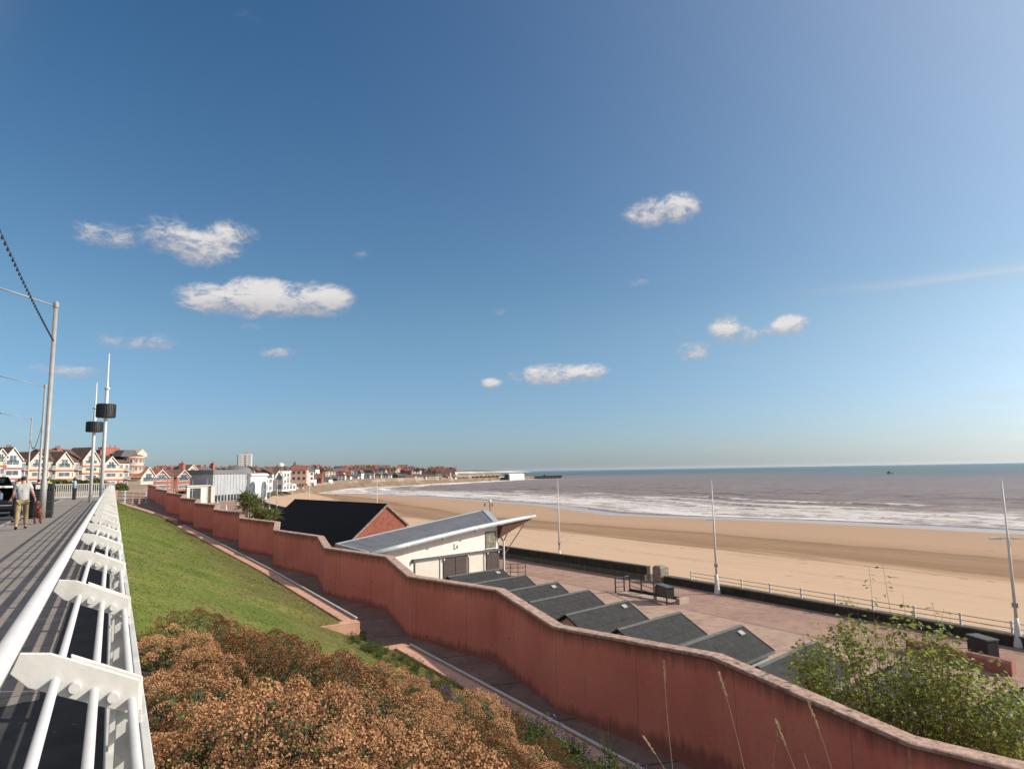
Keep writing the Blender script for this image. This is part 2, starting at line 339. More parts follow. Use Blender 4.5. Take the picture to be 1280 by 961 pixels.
# ------------------------------------------------------------------ mesh builder
class MB:
    def __init__(s): s.v = []; s.f = []
    def add(s, vs, fs):
        o = len(s.v); s.v += [tuple(v) for v in vs]; s.f += [tuple(i+o for i in f) for f in fs]; return s
    def box(s, c, d, rz=0, rx=0, ry=0):
        c = Vector(c); m = Matrix.Rotation(rz, 3, 'Z') @ Matrix.Rotation(rx, 3, 'X') @ Matrix.Rotation(ry, 3, 'Y')
        vs = [c + m @ Vector((x*d[0]/2, y*d[1]/2, z*d[2]/2)) for x in (-1, 1) for y in (-1, 1) for z in (-1, 1)]
        return s.add(vs, [(0, 1, 3, 2), (4, 6, 7, 5), (0, 4, 5, 1), (2, 3, 7, 6), (0, 2, 6, 4), (1, 5, 7, 3)])
    def hexa(s, b, t):                                  # four bottom points, four top points
        return s.add(list(b)+list(t), [(3, 2, 1, 0), (4, 5, 6, 7), (0, 1, 5, 4), (1, 2, 6, 5), (2, 3, 7, 6), (3, 0, 4, 7)])
    def prism(s, pts, vec):                             # polygon swept along vec
        n = len(pts); v = Vector(vec); a = [Vector(p) for p in pts]
        return s.add(a+[p+v for p in a], [tuple(range(n-1, -1, -1)), tuple(range(n, 2*n))]+[(i, (i+1) % n, (i+1) % n+n, i+n) for i in range(n)])
    def tube(s, p0, p1, r0, r1=None, n=8, cap=True):
        r1 = r0 if r1 is None else r1; p0 = Vector(p0); p1 = Vector(p1); d = (p1-p0).normalized()
        a = d.orthogonal().normalized(); b = d.cross(a)
        vs = []
        for p, r in ((p0, r0), (p1, r1)):
            for i in range(n):
                t = 2*math.pi*i/n; vs.append(p + a*(r*math.cos(t)) + b*(r*math.sin(t)))
        fs = [(i, (i+1) % n, (i+1) % n+n, i+n) for i in range(n)]
        if cap: fs += [tuple(range(n-1, -1, -1)), tuple(range(n, 2*n))]
        return s.add(vs, fs)
    def path(s, pts, r, n=8):
        pts = [Vector(p) for p in pts]; rs = r if isinstance(r, (list, tuple)) else [r]*len(pts)
        rings = []; ref = None
        for i, p in enumerate(pts):
            d = (pts[min(i+1, len(pts)-1)]-pts[max(i-1, 0)]).normalized()
            if ref is None: ref = d.orthogonal().normalized()
            a = (ref-d*ref.dot(d)).normalized(); ref = a; b = d.cross(a)
            rings.append([p+a*(rs[i]*math.cos(2*math.pi*k/n))+b*(rs[i]*math.sin(2*math.pi*k/n)) for k in range(n)])
        vs = [v for q in rings for v in q]
        fs = [(i*n+k, i*n+(k+1) % n, (i+1)*n+(k+1) % n, (i+1)*n+k) for i in range(len(pts)-1) for k in range(n)]
        fs += [tuple(range(n-1, -1, -1)), tuple(range((len(pts)-1)*n, len(pts)*n))]
        return s.add(vs, fs)
    def lathe(s, c, prof, n=16):
        c = Vector(c); vs = []
        for r, z in prof:
            for i in range(n):
                t = 2*math.pi*i/n; vs.append(c+Vector((r*math.cos(t), r*math.sin(t), z)))
        fs = [(j*n+i, j*n+(i+1) % n, (j+1)*n+(i+1) % n, (j+1)*n+i) for j in range(len(prof)-1) for i in range(n)]
        fs += [tuple(range(n-1, -1, -1)), tuple(range((len(prof)-1)*n, len(prof)*n))]
        return s.add(vs, fs)
    def quad(s, c, u, v):
        c = Vector(c); u = Vector(u); v = Vector(v)
        return s.add([c-u-v, c+u-v, c+u+v, c-u+v], [(0, 1, 2, 3)])
    def leaf(s, p, d, nrm, L, W):                       # a bent pointed leaf
        p = Vector(p); d = Vector(d).normalized(); w = d.cross(nrm).normalized(); nn = w.cross(d)
        return s.add([p, p+d*L*.45+w*W*.5+nn*L*.06, p+d*L-nn*L*.12, p+d*L*.45-w*W*.5+nn*L*.06, p+d*L*.5-nn*L*.03],
                     [(0, 1, 4), (1, 2, 4), (2, 3, 4), (3, 0, 4)])
    def build(s, name, m, parent=None, smooth=False, bevel=0):
        me = bpy.data.meshes.new(name)
        o0 = Vector((0, 0, 0))
        q = parent
        while q is not None: o0 = o0 + q.location; q = q.parent
        me.from_pydata([(v[0]-o0.x, v[1]-o0.y, v[2]-o0.z) for v in s.v], [], s.f)
        bm = bmesh.new(); bm.from_mesh(me); bmesh.ops.recalc_face_normals(bm, faces=bm.faces); bm.to_mesh(me); bm.free()
        me.materials.append(M[m] if isinstance(m, str) else m)
        if smooth: me.polygons.foreach_set('use_smooth', [True]*len(me.polygons))
        ob = bpy.data.objects.new(name, me); col.objects.link(ob)
        if parent: ob.parent = parent
        if bevel:
            b = ob.modifiers.new('bevel', 'BEVEL'); b.width = bevel; b.segments = 2; b.limit_method = 'ANGLE'
        return ob

def tag(o, label=None, cat=None, group=None, kind=None):
    for k, v in (('label', label), ('category', cat), ('group', group), ('kind', kind)):
        if v: o[k] = v
    return o
def thing(name, loc, label, cat, group=None):
    o = bpy.data.objects.new(name, None); o.empty_display_size = .2; col.objects.link(o); o.location = loc
    return tag(o, label, cat, group)
def copy_tree(o, parent=None):
    c = o.copy(); col.objects.link(c)
    if parent: c.parent = parent
    for ch in list(o.children): copy_tree(ch, c)
    return c
def struct(mb, name, m, smooth=False): return tag(mb.build(name, m, smooth=smooth), kind='structure')
def grid_mesh(name, m, xs, fn, attrs=(), smooth=True):
    """xs: list of rows, each a list of (x, y, z) and attribute tuples"""
    n = len(xs[0]); vs = []; at = [[] for _ in attrs]
    for row in xs:
        for e in row:
            vs.append(e[:3])
            for k in range(len(attrs)): at[k].append(e[3+k])
    fs = [(j*n+i, j*n+i+1, (j+1)*n+i+1, (j+1)*n+i) for j in range(len(xs)-1) for i in range(n-1)]
    me = bpy.data.meshes.new(name); me.from_pydata(vs, [], fs); me.materials.append(M[m])
    for k, a in enumerate(attrs):
        q = me.attributes.new(a, 'FLOAT', 'POINT'); q.data.foreach_set('value', at[k])
    if smooth: me.polygons.foreach_set('use_smooth', [True]*len(me.polygons))
    if me.polygons and me.polygons[0].normal.z < 0:
        me.flip_normals()
    ob = bpy.data.objects.new(name, me); col.objects.link(ob); return ob

# ------------------------------------------------------------------ the lie of the land
PZ = [(-40, -5.6), (5, -4.1), (14, -3.8), (21, -3.45), (29, -3.18), (38, -3.0), (44, -2.65), (51, -2.38), (60, -1.95), (70, -1.6), (96, -1.0), (140, -.3)]
def pz(y): return pw(PZ, y)
PROM = -7.3
# zigzag wall: plan points of its garden face with the height of its top
ZIG = [(10.6, -6, -2.75), (9.9, -.5, -2.55), (10.9, 3.3, -2.35), (9.45, 5.83, -2.08), (9.85, 9.72, -1.86),
       (9.12, 13.96, -2.0+.0), (9.52, 17.52, -1.68), (8.33, 21.2, -1.64), (8.85, 24.77, -1.41), (7.72, 29.01, -1.38),
       (8.49, 33.15, -1.26), (7.43, 37.98, -1.22), (8.0, 40.6, -.98), (6.6, 43.8, -.84), (7.2, 47.6, -.72), (6.0, 50.9, -.6), (6.4, 53.2, -.38),
       (5.2, 55.2, -.25), (5.7, 58.5, -.12), (4.7, 60.9, -.02), (5.3, 66, .12), (4.3, 70.5, .22), (4.9, 79, .26), (4.3, 89, .3), (4.6, 94, .5), (3.9, 100, .7)]
WX = [(p[1], p[0]) for p in ZIG]
# garden kerbs: outer edge (path side) points (x, y, top z)
KERB0 = [(.9, 72.5, -.55), (2.6, 66, -1.0), (4.35, 58.2, -1.5)]
KERB1 = [(4.45, 54.2, -1.72), (5.5, 44, -2.2), (6.42, 33.1, -2.6), (6.68, 21.3, -2.75)]
KERB2 = [(7.4, 18.7, -3.1), (7.9, 13.2, -3.36), (8.15, 9.9, -3.5), (8.4, 5, -3.72), (8.8, -2, -4.0)]
KX = [(p[1], p[0]) for p in (KERB2[::-1]+KERB1[::-1]+KERB0[::-1])]
KZ = [(p[1], p[2]) for p in (KERB2[::-1]+KERB1[::-1]+KERB0[::-1])]

# coast: wall line and water line, both as lists of (x, y)
WALL = [(39.6, -80), (39.05, 20), (38.5, 43), (37.3, 56), (36.4, 66), (36, 110), (37, 170), (39, 210), (46, 262), (69, 357), (90, 423), (113, 484)]
COAST = WALL + [(140, 548), (180, 625), (225, 662), (262, 692), (310, 737), (360, 778), (450, 870), (525, 912)]
WATER = [(150, -80), (152, 40), (151, 70), (146, 110), (135, 140), (128, 163), (138, 190), (147, 219), (147, 262), (151, 322), (148, 380), (135, 436), (123, 468), (116, 487)]
def arc(pts, n):
    d = [0]
    for a, b in zip(pts, pts[1:]): d.append(d[-1]+math.dist(a, b))
    o = []
    for i in range(n):
        t = d[-1]*i/(n-1); k = 0
        while k < len(d)-2 and d[k+1] < t: k += 1
        q = (t-d[k])/(d[k+1]-d[k]); o.append((lerp(pts[k][0], pts[k+1][0], q), lerp(pts[k][1], pts[k+1][1], q)))
    return o
def smoothline(pts, n, it=40):
    q = arc(pts, n)
    for _ in range(it):
        q = [q[0]]+[((a[0]+2*b[0]+c[0])/4, (a[1]+2*b[1]+c[1])/4) for a, b, c in zip(q, q[1:], q[2:])]+[q[-1]]
    return q
CX_ = [(p[1], p[0]) for p in COAST]

# ground sheet
def gh(x, y):
    cx = pw(CX_, y) if y < 912 else pw([(912, 525), (945, 440), (1300, 610), (1420, 300), (1800, -700), (9000, -4600)], y)
    if y < 130:
        if x < .28: h = -.06 if y < 100 else -.3
        elif y < 72:
            kx, kz = pw(KX, y), pw(KZ, y)
            wx = pw(WX, y)
            if x < kx: h = lerp(-.55, kz-.75, (x-.28)/max(kx-.28, .1))
            elif x < wx+.9: h = pz(y)-.12
            else:
                h = lerp(pz(y)-.12, PROM-.06, min(1, (x-wx-.9)/5.5))
        else:
            h = lerp(pz(y)-.1, PROM-.06, min(1, max(0, (x-6)/9))) if x < 60 else PROM-.06
        if x > cx-.3: h = -9.2 if x < cx+4 else -16
        return h
    far = min(1, max(0, (y-130)/60))
    a = lerp(-.2, PROM-.06, min(1, max(0, (x-4.5-(y-130)*.06)/14)))
    h = a
    if x > cx-.5: return -16
    r = max(0, y-520)
    b = -6.2 + min(7, r*.012) + (min(10, max(0, y-1000)*.006))
    if y > 300: h = lerp(a, b, min(1, (y-300)/120)) if x > 0 else lerp(a, b, min(1, (y-300)/300))
    return h
def axis(segs):
    o = []
    for a, b, s in segs:
        v = a
        while v < b-1e-6: o.append(v); v += s
    o.append(segs[-1][1]); return o
gx = axis([(-9000, -300, 900), (-300, -20, 35), (-20, 0, 5), (0, 20, .5), (20, 42, 1), (42, 150, 6), (150, 720, 14), (720, 9000, 1200)])
gy = axis([(-200, -20, 20), (-20, 110, 2), (110, 420, 6), (420, 1100, 20), (1100, 9000, 600)])
tag(grid_mesh('ground', 'bank', [[(x, y, gh(x, y)) for x in gx] for y in gy], None, smooth=False), kind='structure')

# pavement, kerb and road on the upper level
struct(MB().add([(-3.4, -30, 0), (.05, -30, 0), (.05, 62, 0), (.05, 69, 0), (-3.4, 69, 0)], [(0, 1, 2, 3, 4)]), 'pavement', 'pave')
struct(MB().box((-3.5, 20, -.07), (.2, 100, .14)), 'kerb', 'paver_kerb')
struct(MB().add([(-14, -30, -.05), (-3.6, -30, -.05), (-3.6, 69.5, -.05), (-14, 69.5, -.05)], [(0, 1, 2, 3)]), 'road', 'road')
struct(MB().add([(-90, 69.5, -.045), (.26, 69.5, -.045), (.26, 130, -.12), (-90, 130, -.12)], [(0, 1, 2, 3)]), 'far_paving', mat('far_paving', (.30, .265, .225), (.22, .19, .16), .4, .9))

# lawn: from the railing down to the kerb
def lawnx(y): return pw(KX, y)-.42 if y > 21.0 or y < 18.7 else 6.9
def bedz(x, y):
    if y > 20.98: return lerp(-.32, pw(KZ, y)-.06, (x-.26)/max(.1, pw(KX, y)-.42-.26))
    if y < 18.7: return lerp(-.34, pw(KZ, y)-.08, (x-.26)/(pw(KX, y)-.42-.26))
    return lerp(-.33, -3.12, (x-.26)/6.7) - .25*min(1, max(0, (x-3)/2.4))
rows = []
for y in axis([(8.8, 18.68, .4), (18.69, 20.97, .45), (20.975, 20.99, .01), (21.0, 72.4, .4)]):
    row = []; kx = lawnx(y)
    for i in range(25):
        t = i/24; x = lerp(.26, max(kx, .3), t)
        row.append((x, y, bedz(x, y)+.05*noise.noise((x*.8, y*.8, 0))*(1-abs(2*t-1)), t))
    rows.append(row)
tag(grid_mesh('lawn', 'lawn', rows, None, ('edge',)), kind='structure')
rows = []
for y in axis([(-4, 9.2, .4)]):
    kx, kz = (pw(KX, y)-.42, pw(KZ, y)) if y < 18.8 else (6.3, -3.)
    rows.append([(lerp(.26, kx, i/16), y, lerp(-.36, kz-.1, i/16)+.06*noise.noise((i*.5, y*.9, 3))) for i in range(17)])
tag(grid_mesh('flower_bed', 'soil', rows, None), kind='structure')
# blades standing up from the lawn
mb = MB(); rnd = random.Random(3)
for _ in range(60000):
    y = 9.5+60*rnd.random()**2.0; kx = lawnx(y)
    if kx < .5: continue
    x = rnd.uniform(.3, kx-.02)
    if noise.noise((x*1.2, y*1.2, 0)) + rnd.uniform(-.5, .5) < -.1: continue
    z = bedz(x, y); a = rnd.uniform(0, 6.28); h = rnd.uniform(.015, .042); w = .004+.0003*y
    mb.add([(x-w*math.cos(a), y-w*math.sin(a), z), (x+w*math.cos(a), y+w*math.sin(a), z), (x+rnd.uniform(-.03, .03), y+rnd.uniform(-.03, .03), z+h)], [(0, 1, 2)])
tag(mb.build('grass', 'blade'), 'short mown grass blades covering the green lawn', 'grass', kind='stuff')
# pale dead leaves lying on the lawn
mb = MB()
for _ in range(70):
    y = rnd.uniform(20.5, 45); x = rnd.uniform(.5, pw(KX, y)-.6); z = bedz(x, y)+.03; a = rnd.uniform(0, 6.28)
    mb.leaf((x, y, z), (math.cos(a), math.sin(a), .2), (0, 0, 1), rnd.uniform(.06, .11), .06)
tag(mb.build('fallen_leaves', 'straw'), 'pale dry leaves scattered over the lawn', 'leaves', kind='stuff')

# ramp path between kerb and wall
rows = []
for y in axis([(-6, 100, 1)]):
    x0 = pw(KX, y)-.5 if y < 72 else .6; x1 = pw(WX, y)+.9
    rows.append([(lerp(x0, x1, i/6), y, pz(y)) for i in range(7)])
def rampmat():
    t = NT('ramp_slabs'); p = t.pos(); x, y, z = t.sep(p)
    c = t.ramp(t.noise(p, .9, 8, .7), [(.3, (.13, .092, .08)), (.7, (.26, .18, .15))])
    j = t.math('LESS_THAN', t.math('FRACT', t.math('MULTIPLY', t.math('ADD', y, t.math('MULTIPLY', x, .25)), 1/2.6)), .022)
    c = t.mix(t.math('MULTIPLY', j, .8), c, (.03, .024, .022))
    c = t.mix(t.ramp(t.noise(p, 5, 6, .7), [(.33, .5), (.5, 0.)]), c, (.07, .055, .048))
    return t.out(c, .85)
M['ramp'] = rampmat()
tag(grid_mesh('path', 'ramp', rows, None), kind='structure')

# promenade sheet
pl = arc(WALL, 120)
rows = []
for (x, y) in pl:
    x0 = pw(WX, y)+6 if y < 100 else lerp(11, 20, min(1, (y-100)/100))
    rows.append([(lerp(x0, x-.4, i/4), y, PROM) for i in range(5)])
tag(grid_mesh('promenade', 'prom', rows, None), kind='structure')

# beach
NB = 260
wl = smoothline(WALL, NB, 12); wt = smoothline(WATER, NB, 60)
rows = []
for j in range(NB):
    row = []
    for i in range(61):
        t = i/50; x = lerp(wl[j][0], wt[j][0], t); y = lerp(wl[j][1], wt[j][1], t)
        z = lerp(lerp(-8.25, -9.0, min(1, max(0, (y-340)/110))), -11.28, min(t, 1)**.8) - max(0, t-1)*3.2
        z += .05*noise.noise((x*.25, y*.05, 0))+.03*noise.noise((x*.9, y*.25, 5)) - (.16*math.exp(-((t-.93)/.02)**2)*max(0, noise.noise((y*.012, 2.2, 0))+.15) if t < 1 else 0)
        row.append((x, y, z, t))
    rows.append(row)
tag(grid_mesh('beach', 'sand', rows, None, ('shore',)), kind='structure')

# sea
SEA = -11.3
WL = [(p[1], p[0]) for p in smoothline(WATER, 200, 60)]
def lead(y): return pw(WL, y) if y < 486 else pw([(486, 115), (548, 137), (625, 176), (662, 221), (692, 258), (737, 305), (778, 355), (870, 445), (912, 520), (945, 430), (1300, 420), (1700, -700), (9000, -4600)], y)
ys = []; y = -160; s = 2.2
while y < 470: ys.append(y); y += 2.2 if y > -20 else 6
while y < 22000: ys.append(y); s *= 1.09; y += s
lo = []; y = -160; s = 8
while y > -22000: s *= 1.3; y -= s; lo.append(y)
ys = lo[::-1]+ys
ds = []; d = -6; s = .8
while d < 190: ds.append(d); d += .85
while d < 26000: ds.append(d); s *= 1.055; d += s
nse = noise.noise
rows = []
for y in ys:
    x0 = lead(y); row = []
    for d in ds:
        x = x0+d; z = SEA; f = 0.
        if -170 < y < 925 and d < 700:
            w = .5*nse((x*.012, y*.006, 1.7))+.25*nse((x*.03, y*.02, 4.))
            L = 13+.06*max(d, 0)
            ph = d/L+w*1.6+.35*nse((y*.012, d*.01, 9))
            cr = ph-math.floor(ph); crest = math.exp(-((cr-.5)/.10)**2)
            gate = max(0, min(1, .55+1.5*nse((y*.018, math.floor(ph+.0)*3.1+d*.004, 6.))))
            amp = .75*min(1, max(0, (d-3)/22))*(1 if d < 120 else max(.3, 1-(d-120)/160))
            z += amp*crest*gate + (.10+.14*min(1, max(0, (d-40)/60)))*nse((x*.35, y*.12, 2))*min(1, max(0, d/12))
            surf = max(0, min(1, (118-d)/55))*min(1, max(0, (d+3)/8))
            tail = max(0, 1-abs(cr-.62)/.28)
            f = surf*(.42*gate*max(crest, tail*.95)+.36)
            if d < 60: f += .16*max(0, 1-abs(d-24)/34)
            if d < 5: f *= .35+.65*max(0, (d-1)/4) if d > 1 else .35
            if d > 100: f += .40*max(0, gate*crest-.72)*max(0, 1-(d-100)/260)
        elif d < 3000:
            z += .0
        row.append((x, y, z, d, f))
    rows.append(row)
tag(grid_mesh('sea', 'sea', rows, None, ('off', 'foam')), kind='structure')

# ------------------------------------------------------------------ zigzag wall with coping
def zigzag():
    P = [Vector((a, b, 0)) for a, b, c in ZIG]; Zt = [c for a, b, c in ZIG]
    n = len(P); th = .26; off = []
    for i in range(n):
        d0 = (P[i]-P[max(i-1, 0)]) if i else (P[1]-P[0]); d1 = (P[min(i+1, n-1)]-P[i]) if i < n-1 else d0
        n0 = Vector((d0.y, -d0.x, 0)).normalized(); n1 = Vector((d1.y, -d1.x, 0)).normalized()
        m = (n0+n1).normalized(); off.append(m/max(.35, m.dot(n0)))
    root = thing('zigzag_wall', (P[5].x, P[5].y, pz(P[5].y)), 'long red rendered retaining wall folding in zigzags beside the ramp', 'wall')
    vs = []; fs = []; al = []; dn = []; ar = []
    s = 0
    for i in range(n-1):
        L = (P[i+1]-P[i]).length; k = max(2, int(L/.35)); o = len(vs); qs = [0, .035/L]+[a/k for a in range(1, k)]+[1-.035/L, 1]; k = len(qs)-1
        for a in range(k+1):
            q = qs[a]; p = P[i].lerp(P[i+1], q); of = off[i].lerp(off[i+1], q); zt = lerp(Zt[i], Zt[i+1], q); zb = pz(p.y)-.15
            for (w, z, dd) in ((0, zb, zt-zb), (0, lerp(zb, zt, .45), (zt-zb)*.55), (0, zt-.45, .45), (0, zt, 0), (th, zt, 0), (th, min(zb, -3.5)-2.2, 3)):
                vs.append((p+of*w)+Vector((0, 0, z))); al.append(s+L*q); dn.append(dd); ar.append(1. if (a == 0 and i and P[i].x < P[i-1].x and P[i].x < P[i+1].x) or (a == k and i < n-2 and P[i+1].x < P[i].x and P[i+1].x < P[i+2].x) else 0.)
        for a in range(k):
            for b in range(5):
                fs.append((o+a*6+b, o+a*6+b+1, o+(a+1)*6+b+1, o+(a+1)*6+b))
        s += L
    me = bpy.data.meshes.new('wall_body'); me.from_pydata([v-root.location for v in vs], [], fs); me.materials.append(M['wall'])
    for nm, d in (('along', al), ('down', dn), ('arris', ar)):
        q = me.attributes.new(nm, 'FLOAT', 'POINT'); q.data.foreach_set('value', d)
    w = bpy.data.objects.new('wall_body', me); col.objects.link(w); w.parent = root
    mb = MB(); h = .058; a0, a1 = -.035, th+.035
    for i in range(n-1):
        L = (P[i+1]-P[i]).length; k = max(2, int(L/.4)); vs = []
        for a in range(k+1):
            q = a/k; p = P[i].lerp(P[i+1], q); of = off[i].lerp(off[i+1], q); zt = lerp(Zt[i], Zt[i+1], q)+.003
            j = .008*noise.noise((p.x*3, p.y*3, 0)) if 0 < a < k else 0
            for (ww, z) in ((a0+j, zt), (a0+j, zt+h-.015+j), (a0+.02, zt+h+j), (a1-.02, zt+h), (a1, zt+h-.015), (a1, zt)):
                vs.append((p+of*ww)+Vector((0, 0, z)))
        fs = [(a*6+b, a*6+(b+1) % 6, (a+1)*6+(b+1) % 6, (a+1)*6+b) for a in range(k) for b in range(6)]
        fs += [(5, 4, 3, 2, 1, 0), tuple(range(k*6, k*6+6))]
        mb.add(vs, fs)
    mb.build('coping', 'coping', root)
zigzag()

# garden kerb walls, each with a white handrail pipe laid along its outer edge
def kerbwall(pts, label, ret, pipe=True):
    root = thing('garden_kerb', (pts[-1][0], pts[-1][1], pz(pts[-1][1])), label, 'kerb wall')
    mb = MB(); w = .42
    for a, b in zip(pts, pts[1:]):
        mb.hexa([(a[0]-w, a[1], pz(a[1])-.1), (a[0], a[1], pz(a[1])-.1), (b[0], b[1], pz(b[1])-.1), (b[0]-w, b[1], pz(b[1])-.1)],
                [(a[0]-w, a[1], a[2]), (a[0], a[1], a[2]), (b[0], b[1], b[2]), (b[0]-w, b[1], b[2])])
    if ret is not None:
        x, y, z = pts[ret[0]]; zb = z-.9
        y0, y1 = (y-.36, y-.002) if ret[2] < 0 else (y+.002, y+.36)
        dz = .003
        mb.hexa([(x-ret[1], y0, zb), (x, y0, zb), (x, y1, zb), (x-ret[1], y1, zb)], [(x-ret[1], y0, z+dz), (x, y0, z+dz), (x, y1, z+dz), (x-ret[1], y1, z+dz)])
    mb.build('kerb_body', 'kerb', root, bevel=.015)
    if pipe:
        MB().path([(p[0]+.0, p[1]-(.05 if i == 0 else 0), p[2]+.045) for i, p in enumerate(pts)], .035, 8).build('handrail_pipe', 'rail_paint', root, smooth=True)
    return root
kerbwall(KERB0, 'short pink kerb wall at the narrow far end of the lawn', (2, 1.0, -1), False)
kerbwall(KERB1, 'long pink kerb wall with white pipe beside the green lawn', (3, 1.25, -1))
kerbwall(KERB2, 'pink kerb wall with white pipe beside the brown flower bed', (0, 1.9, 1))

# ------------------------------------------------------------------ white railing on its low solid base
def railing():
    root = thing('railing', (0, 3, 0), 'white steel railing with round rails leaning over the pavement edge', 'railing')
    F = .82; Y0, Y1, bay = -3, 63, 1.64
    q = lambda x, z: (x*F, HC-(HC-z)*F)
    def rail(name, x, z, r, n):
        x, z = q(x, z); MB().tube((x, Y0, z), (x, Y1, z), r, n=n).build(name, 'rail_paint', root, smooth=True)
    rail('top_rail', -.285, 1.10, .0285, 20)
    for x, z in ((-.142, .975), (-.022, .922), (.098, .868)): rail('thin_rail', x, z, .0125, 12)
    for k in range(39):
        y = 2.46+bay*(k-2)
        mb = MB()
        pr = [(-.25, 1.085), (-.16, 1.072), (.122, .938), (.122, .812), (-.22, .965), (-.275, 1.02)]   # slants down and outward
        sw = lambda pts, y0, t: mb.prism([(q(x, z)[0], y0, q(x, z)[1]) for x, z in pts], (0, t, 0))
        sw(pr, y-.008, .016)
        sw([(-.10, 1.056), (.129, .946), (.129, .823), (-.10, .925)], y+.0082, .015)
        sw([(-.10, 1.050), (.134, .938), (.134, .815), (-.10, .92)], y+.0234, .015)
        b = mb.build('bracket', 'white_paint', root, bevel=.0025)
        if k < 16:
            for x, z in ((-.082, .948), (.038, .895)):
                x, z = q(x, z); m2 = MB(); m2.tube((x, y-.0082, z), (x, y-.028, z), .0165, .0145, n=14); m2.build('bolt', 'white_paint', b)
        mb = MB(); mb.box((.070, y+.065, .66), (.055, .04, .68)); mb.box((.105, y+.065, .64), (.016, .075, .64))
        mb.build('post', 'white_paint', root, bevel=.003)
    for z, h in ((.905, .070), (.770, .068), (.545, .056), (.435, .05)):
        for k in range(0, 38, 2):
            y = 2.46+bay*(k-1.5)
            if y+bay*2 < 63.5: MB().box((.118, y+bay, z), (.024, bay*2-.03, h)).build('board', 'white_paint', root, bevel=.003)
railing()
root = thing('low_parapet', (.10, 3, 0), 'low solid white base wall under the railing boards', 'parapet')
mb = MB(); mb.box((.09, 30, -.14), (.12, 66, .94)); mb.build('parapet_body', 'white_paint', root, bevel=.006)

# ------------------------------------------------------------------ beach huts
def make_hut(vent):
    root = thing('beach_hut', (0, 0, 0), 'x', 'beach hut', 'dark roofed beach huts in a row on the promenade')
    L, hw, ez, rz = 4.55, 1.36, 1.82, 2.60
    mb = MB(); w = 1.2
    mb.prism([(.18, -w, 0), (.18, w, 0), (.18, w, ez-.02), (.18, 0, ez+.66), (.18, -w, ez-.02)], (L-.36, 0, 0)); mb.build('wall', 'hut_wall', root)
    mb = MB(); mb.prism([(.165, -w+.03, .02), (.165, w-.03, .02), (.165, w-.03, ez-.05), (.165, 0, ez+.60), (.165, -w+.03, ez-.05)], (.012, 0, 0)); mb.build('rear_gable', 'hut_pink', root)
    sl = (rz-ez)/hw
    for s in (-1, 1):
        mb = MB(); t = .06
        a = (0, s*hw, ez-.02); b = (0, s*.001, rz)
        mb.prism([a, b, (0, s*.001, rz-t), (0, s*hw, ez-.02-t)], (L, 0, 0)); rf = mb.build('roof', 'felt', root)
        mb = MB()
        for q in (.36, .70):                            # felt laps
            y = s*hw*q; z = rz-.02-sl*abs(y); mb.box((L/2, y, z+.021), (L-.02, .03, .006), rx=-s*math.atan(sl))
        mb.build('felt_lap', 'felt', rf)
        mb = MB(); mb.box((L/2, s*(hw+.015), ez-.05), (L, .03, .11)); mb.build('eave_board', 'felt_edge', root)
        mb = MB(); mb.box((L/2, s*.05, rz-.012), (L+.01, .11, .022), rx=-s*math.atan(sl)); mb.build('ridge_cap', 'felt_edge', root)
        for xx in (-.014, L+.014):
            mb = MB(); mb.prism([(xx, s*(hw+.02), ez-.10), (xx, 0, rz-.055), (xx, 0, rz+.02), (xx, s*(hw+.02), ez+.005)], (.024, 0, 0)); mb.build('barge_board', 'black_metal', root)
    mb = MB(); mb.box((L-.165, 0, .95), (.03, 1.5, 1.8)); d = mb.build('door', 'hut_pink', root)
    mb = MB(); mb.box((L-.14, .08, .95), (.03, .04, .14)); mb.build('handle', 'black_metal', d)
    if vent:
        y = -.34; z = rz-sl*.34
        mb = MB(); mb.box((L-.62, y, z+.035), (.32, .22, .05), rx=math.atan(sl)); mb.build('roof_vent', 'vent', root)
    return root
HUTS = [(18.2, 39.7, 'first beach hut right below the cream building doors, pale vent on its roof', 1),
        (18.0, 36.35, 'second beach hut from the cream building, plain dark roof before the white column', 0),
        (18.1, 32.95, 'third beach hut from the cream building, pale vent near its ridge', 1),
        (18.0, 29.75, 'fourth beach hut from the cream building, plain dark roof', 0),
        (17.75, 26.25, 'fifth beach hut, pale vent on its roof just below the black handrail', 1),
        (17.9, 22.75, 'sixth beach hut, plain dark roof below the black cabinet', 0),
        (18.1, 19.4, 'seventh beach hut with a pale vent, last one wholly clear of the leafy bush', 1),
        (18.3, 16.1, 'dark roofed beach hut whose ridge runs into the left side of the leafy bush', 0),
        (18.6, 12.8, 'dark roofed beach hut hidden behind the middle of the leafy bush', 1),
        (18.9, 9.4, 'grey roofed beach hut at the right edge of the picture behind the leafy bush', 0)]
HV = {}
# order the fifth / sixth so that the vents alternate as in the photograph
for i, (x, y, lab, v) in enumerate(HUTS):
    if v not in HV: o = HV[v] = make_hut(v)
    else: o = copy_tree(HV[v])
    o.location = (x, y, PROM); o.rotation_euler = (0, 0, R(14.4)); o['label'] = lab

